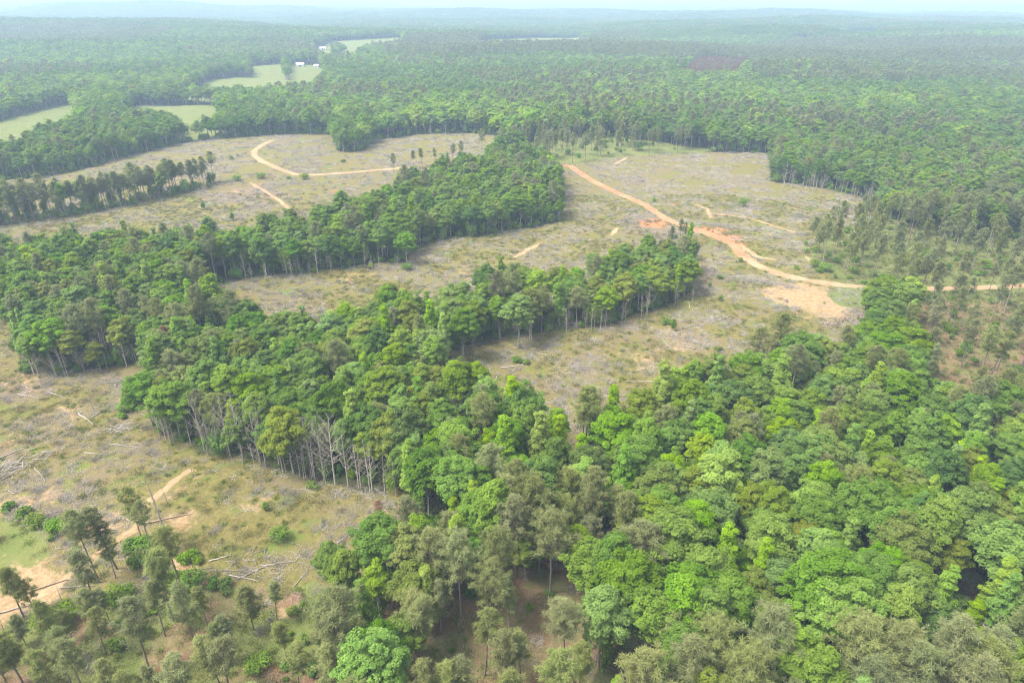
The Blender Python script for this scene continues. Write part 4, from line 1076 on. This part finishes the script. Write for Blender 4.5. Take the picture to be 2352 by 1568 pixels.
for a in ((31, 1373, 157, 1330, 1), (-10, 1410, 109, 1380, 0), (141, 1349, 216, 1347, 0), (334, 1202, 440, 1180, 1), (525, 1320, 593, 1337, 0), (545, 1330, 624, 1296, 0), (860, 1122, 885, 1140, 0),
          (250, 1020, 330, 1030, 0), (195, 1040, 240, 1046, 0), (180, 950, 215, 975, 0), (80, 1075, 105, 1105, 0), (600, 1300, 680, 1290, 0), (480, 1290, 530, 1275, 0), (960, 575, 1030, 565, 0),
          (1640, 775, 1655, 767, 0), (1605, 790, 1640, 780, 0), (1560, 755, 1610, 745, 0), (1970, 662, 2000, 647, 0), (1705, 588, 1745, 592, 0), (1330, 575, 1360, 560, 0), (980, 652, 1012, 645, 0), (960, 690, 990, 682, 0),
          (1190, 830, 1215, 820, 0), (1230, 810, 1280, 825, 0), (1150, 845, 1200, 840, 0), (40, 905, 90, 915, 0), (110, 900, 150, 915, 0)):
    log2(*a[:4], bool(a[4]))
x, y = grid(-260, 260, 95, 430, 13, .5)
ok = is_open(x, y) & ~inside(FRONT, x, y) & ~inside(MEADOW, x, y) & (rng.uniform(0, 1, len(x)) < .36); u_, v_ = proj(x, y, H(x, y)); ok &= (u_ > 15) & (u_ < 2330)
for P in roads: ok &= segdist(P, x, y) > 6
for i in np.where(ok)[0][:150]: log_at(x[i], y[i], random.uniform(0, 3.14), random.choice((3, 3.5, 4, 5, 6, 8)), random.random() < .25)
# brush piles
def pile(u, v, L, Wd, hh, n, bk, desc, ang=0.0, seed=0):
    rg = np.random.default_rng(1000 + seed); mb = MB(); x, y = unproj(u, v)
    for i in range(n):
        q = rg.normal(size=2) * .38; a = rg.normal() * .6 + rg.choice([0, .5]); l = rg.uniform(1.2, 4.5)
        p = np.array([q[0] * L, q[1] * Wd, max(.06, hh * math.exp(-(q[0] ** 2 + q[1] ** 2) * 2) * rg.uniform(.05, 1))]); d = np.array([math.cos(a), math.sin(a), rg.normal() * .22]) * l / 2
        r_ = rg.uniform(.03, .11); mb.tube([p - d, p + d], [r_, r_ * .6], 5)
    o = link("brush_pile", mb.mesh("brush_pile", BARK[bk])); place(o, x, y, ang, 1, -.05)
    register(o, desc, 'brush pile', 'brush piles of the clearings', x, y, float(H(x, y)) + .5)
for i, a in enumerate(((1935, 738, 15, 5, 1.6, 160, 'brown', 'long brown pile of cut logs', .45), (1648, 734, 10, 4, 1.3, 90, 'dead', 'pale grey pile of poles', .15), (1798, 707, 6, 3, 1, 50, 'grey', 'small grey pile of sticks', 0),
                       (1765, 652, 22, 5, 1.2, 200, 'grey', 'long grey windrow of slash below the road', -.35), (645, 424, 20, 6, 1.8, 160, 'grey', 'grey brush heap below the pale road bend', .1), (695, 393, 22, 5, 1.4, 140, 'grey', 'grey slash heap above the pale road', -.2),
                       (1720, 640, 12, 5, 1.2, 120, 'dead', 'pale slash heap left of the sandy pad', -.4), (30, 1075, 14, 7, 1.4, 160, 'grey', 'grey tangle of branches at the left edge', .7), (1330, 850, 9, 4, 1, 70, 'grey', 'grey branch heap behind the front wood', 0),
                       (1340, 745, 7, 3, 1, 60, 'dead', 'pale branch heap at the wood foot', 0), (540, 1300, 10, 6, .6, 40, 'grey', 'grey branch heap behind the front pines', .3), (1030, 780, 7, 4, 1, 60, 'grey', 'grey heap at the clearing tip', .2),
                       (1010, 600, 9, 6, 1.4, 90, 'grey', 'round grey heap in the middle clearing', 0), (1380, 590, 20, 4, 1, 130, 'grey', 'long grey slash row in the middle clearing', .25), (1650, 520, 16, 6, 1.2, 130, 'grey', 'grey slash heap beside the red bank', -.6),
                       (1560, 430, 16, 5, 1, 100, 'grey', 'grey heap on the upper clearing', 0), (1850, 500, 20, 5, 1, 120, 'grey', 'grey slash row right of the clearing', -.3), (100, 1190, 8, 4, .9, 70, 'brown', 'brown slash heap beside the small meadow', 0),
                       (280, 985, 8, 5, 1, 80, 'grey', 'grey heap at the corner of the middle wood', .5), (270, 880, 9, 4, 1, 70, 'grey', 'grey branch heap below the left wood', .2))):
    pile(*a[:7], a[7], a[8], i)
# shrubs and saplings standing in the open
for u, v, sc, i in ((1870, 612, 1.4, 2), (1895, 622, 1.5, 2), (1880, 625, 1.2, 0), (1830, 618, 1, 0), (20, 1172, 1.2, 0), (55, 1185, 1.3, 0), (85, 1205, 1.2, 2), (115, 1212, 1.2, 0), (140, 1218, 1.3, 2), (120, 1238, 1, 1), (170, 1272, 1, 1),
                    (300, 1262, 1.4, 0), (330, 1256, 1.6, 0), (355, 1258, 1.3, 1), (435, 1285, 1.5, 0), (455, 1290, 1.3, 1), (325, 1295, 1.6, 0), (340, 1290, 1.5, 2), (610, 1172, 1, 3), (305, 930, 1.4, 3), (290, 945, 1.3, 2), (280, 960, 1, 0),
                    (1650, 805, 1, 0), (1210, 835, 1.2, 1), (1190, 832, 1.3, 0), (1530, 745, 1.2, 0), (1655, 690, 1, 3), (1630, 660, 1, 3), (1480, 590, 1, 1), (1130, 545, 1, 0), (480, 430, 1.4, 0), (545, 415, 1.5, 2), (700, 412, 1.6, 2), (600, 410, 1.6, 2),
                    (1080, 470, 1, 0), (1740, 350, 1.2, 0), (935, 620, 1.3, 2), (915, 600, 1.6, 3), (850, 615, 1.4, 0), (1700, 600, 1, 0), (1655, 640, 1, 0), (720, 1120, 1.2, 0), (490, 1345, 1.2, 0), (520, 1355, 1.4, 0), (400, 1345, 1.4, 2), (445, 1345, 1.5, 2), (1950, 640, 1, 0), (1985, 652, 1, 0),
                    (1240, 680, 1, 1), (1550, 548, 1.2, 0), (280, 1385, 1.6, 2), (215, 1395, 1.4, 0), (150, 1425, 1.6, 2), (120, 1440, 1.5, 2), (100, 1425, 1.4, 0)):
    x, y = unproj(u, v); R_, hh, b_, s_, bm, smh = BUSH[i]
    e = link("shrub", None); place(e, x, y, random.uniform(0, 6.28), sc, 0); link("leaves", bm, e); link("stems", smh, e)
    register(e, ('tall ' if i == 3 else 'broad ' if i == 2 else 'small ' if i == 1 else '') + 'leafy green shrub', 'shrub', 'shrubs in the open', x, y, float(H(x, y)) + 1)
# a sawn stump block by the pad
def stump(u, v, r_, h_):
    x, y = unproj(u, v); mb = MB()
    mb.tube([(0, 0, -.2), (0, 0, .25 * h_), (0, 0, .7 * h_), (.05, 0, h_)], [r_ * 1.35, r_ * 1.05, r_, r_ * .95], 6, 0, True)
    o = link("tree_stump", mb.mesh("tree_stump", BARK['brown'], True)); place(o, x, y)
    register(o, 'pale squat tree stump beside the sandy pad', 'stump', 'stump', x, y, float(H(x, y)) + .5)
stump(1804, 693, .9, 1.3)
# far farm buildings
BW = flat_mat("white_metal", (.55, .55, .56), (.62, .62, .62), .5, .5); BR = flat_mat("pale_roof", (.52, .53, .55), (.62, .62, .62), .4, .4); BD = flat_mat("dark_opening", (.06, .06, .07), (.09, .09, .09), .5)
def barn(u, v, w, d, h, rz, desc):
    x, y = unproj(u, v); e = link("barn", None); place(e, x, y, rz, 1, 0)
    a = MB(); a.box(-w / 2, w / 2, -d / 2, d / 2, -1.5, h)
    g = [(-w / 2, -d / 2, h), (-w / 2, 0, h + d * .28), (-w / 2, d / 2, h), (-w / 2, d / 2, h)]; a.add(g, [(0, 1, 2, 3)][:0] or [(0, 1, 2, 3)])
    g2 = [(w / 2, -d / 2, h), (w / 2, d / 2, h), (w / 2, 0, h + d * .28), (w / 2, 0, h + d * .28)]; a.add(g2, [(0, 1, 2, 3)])
    link("wall", a.mesh("barn_wall", BW), e)
    r_ = MB(); o_ = .5
    for s in (-1, 1):
        v4 = [(-w / 2 - o_, s * (d / 2 + o_), h - .25), (w / 2 + o_, s * (d / 2 + o_), h - .25), (w / 2 + o_, 0, h + d * .28 + .1), (-w / 2 - o_, 0, h + d * .28 + .1)]
        r_.add(v4 + [(p[0], p[1], p[2] + .15) for p in v4], [(0, 1, 2, 3), (4, 5, 6, 7), (0, 1, 5, 4), (1, 2, 6, 5), (3, 0, 4, 7)])
    link("roof", r_.mesh("barn_roof", BR), e)
    q = MB(); q.box(-1.4, 1.4, -d / 2 - .1, -d / 2 - .02, 0, h * .8); link("door", q.mesh("barn_door", BD), e)
    register(e, desc, 'barn', 'barns of the far valley', x, y, float(H(x, y)) + 3)
barn(690, 153, 13, 9, 3.6, .2, 'largest white barn beside the far left pasture')
barn(728, 155, 8.5, 6.5, 3.0, -.3, 'small white barn right of the largest far barn')
barn(742, 115, 13, 9, 3.6, .1, 'white farm building farthest up the valley')

# ------------------------------------------------------------------ labels: each singles out one thing
ROWS = [(1440, 'along the bottom edge'), (1290, 'in the lower foreground'), (1150, 'in the front belt'), (1020, 'below the middle belt'), (890, 'just below mid height'), (760, 'at mid height'),
        (640, 'just above mid height'), (520, 'in the upper middle'), (400, 'in the upper third'), (-999, 'near the top')]
COLS = ['far left', 'left', 'left of centre', 'centre left', 'centre right', 'right of centre', 'right', 'far right']
ORD = ['leftmost', 'second from left', 'third from left', 'fourth from left', 'fifth from left', 'sixth from left', 'seventh from left', 'eighth from left', 'ninth from left', 'tenth from left',
       'eleventh from left', 'twelfth from left', 'thirteenth from left', 'fourteenth from left']
bins = {}
for t in THINGS:
    o, d, cat, g, u, v = t
    if cat in ('barn', 'brush pile', 'stump'):
        o['label'] = d; o['category'] = cat
        if cat != 'stump': o['group'] = g
        continue
    r = next(n for lim, n in ROWS if v >= lim); c = COLS[min(7, max(0, int(u / 294)))]
    bins.setdefault((d, cat, g, r, c), []).append(t)
for (d, cat, g, r, c), lst in bins.items():
    lst.sort(key=lambda t: t[4])
    for i, t in enumerate(lst):
        o = t[0]; o['category'] = cat; o['group'] = g
        o['label'] = d + ' ' + r + ', ' + c if len(lst) == 1 else ORD[min(i, 13)] + ' ' + d + ' ' + r + ', ' + c

# ------------------------------------------------------------------ haze
def haze():
    mb = MB(); mb.box(-44500, 44500, -44500, 44500, -60, 190)
    m, t, out = mat("haze")
    pv = nd(t, "ShaderNodeVolumePrincipled")
    pv.inputs['Color'].default_value = (.475, .645, .865, 1); pv.inputs['Density'].default_value = .00026
    pv.inputs['Anisotropy'].default_value = .0; pv.inputs['Density Attribute'].default_value = ""
    t.links.new(pv.outputs[0], out.inputs['Volume'])
    m.cycles.homogeneous_volume = True
    o = link("haze", mb.mesh("haze", m)); o['kind'] = 'stuff'; o['label'] = 'pale blue haze over the distant woods'
haze()
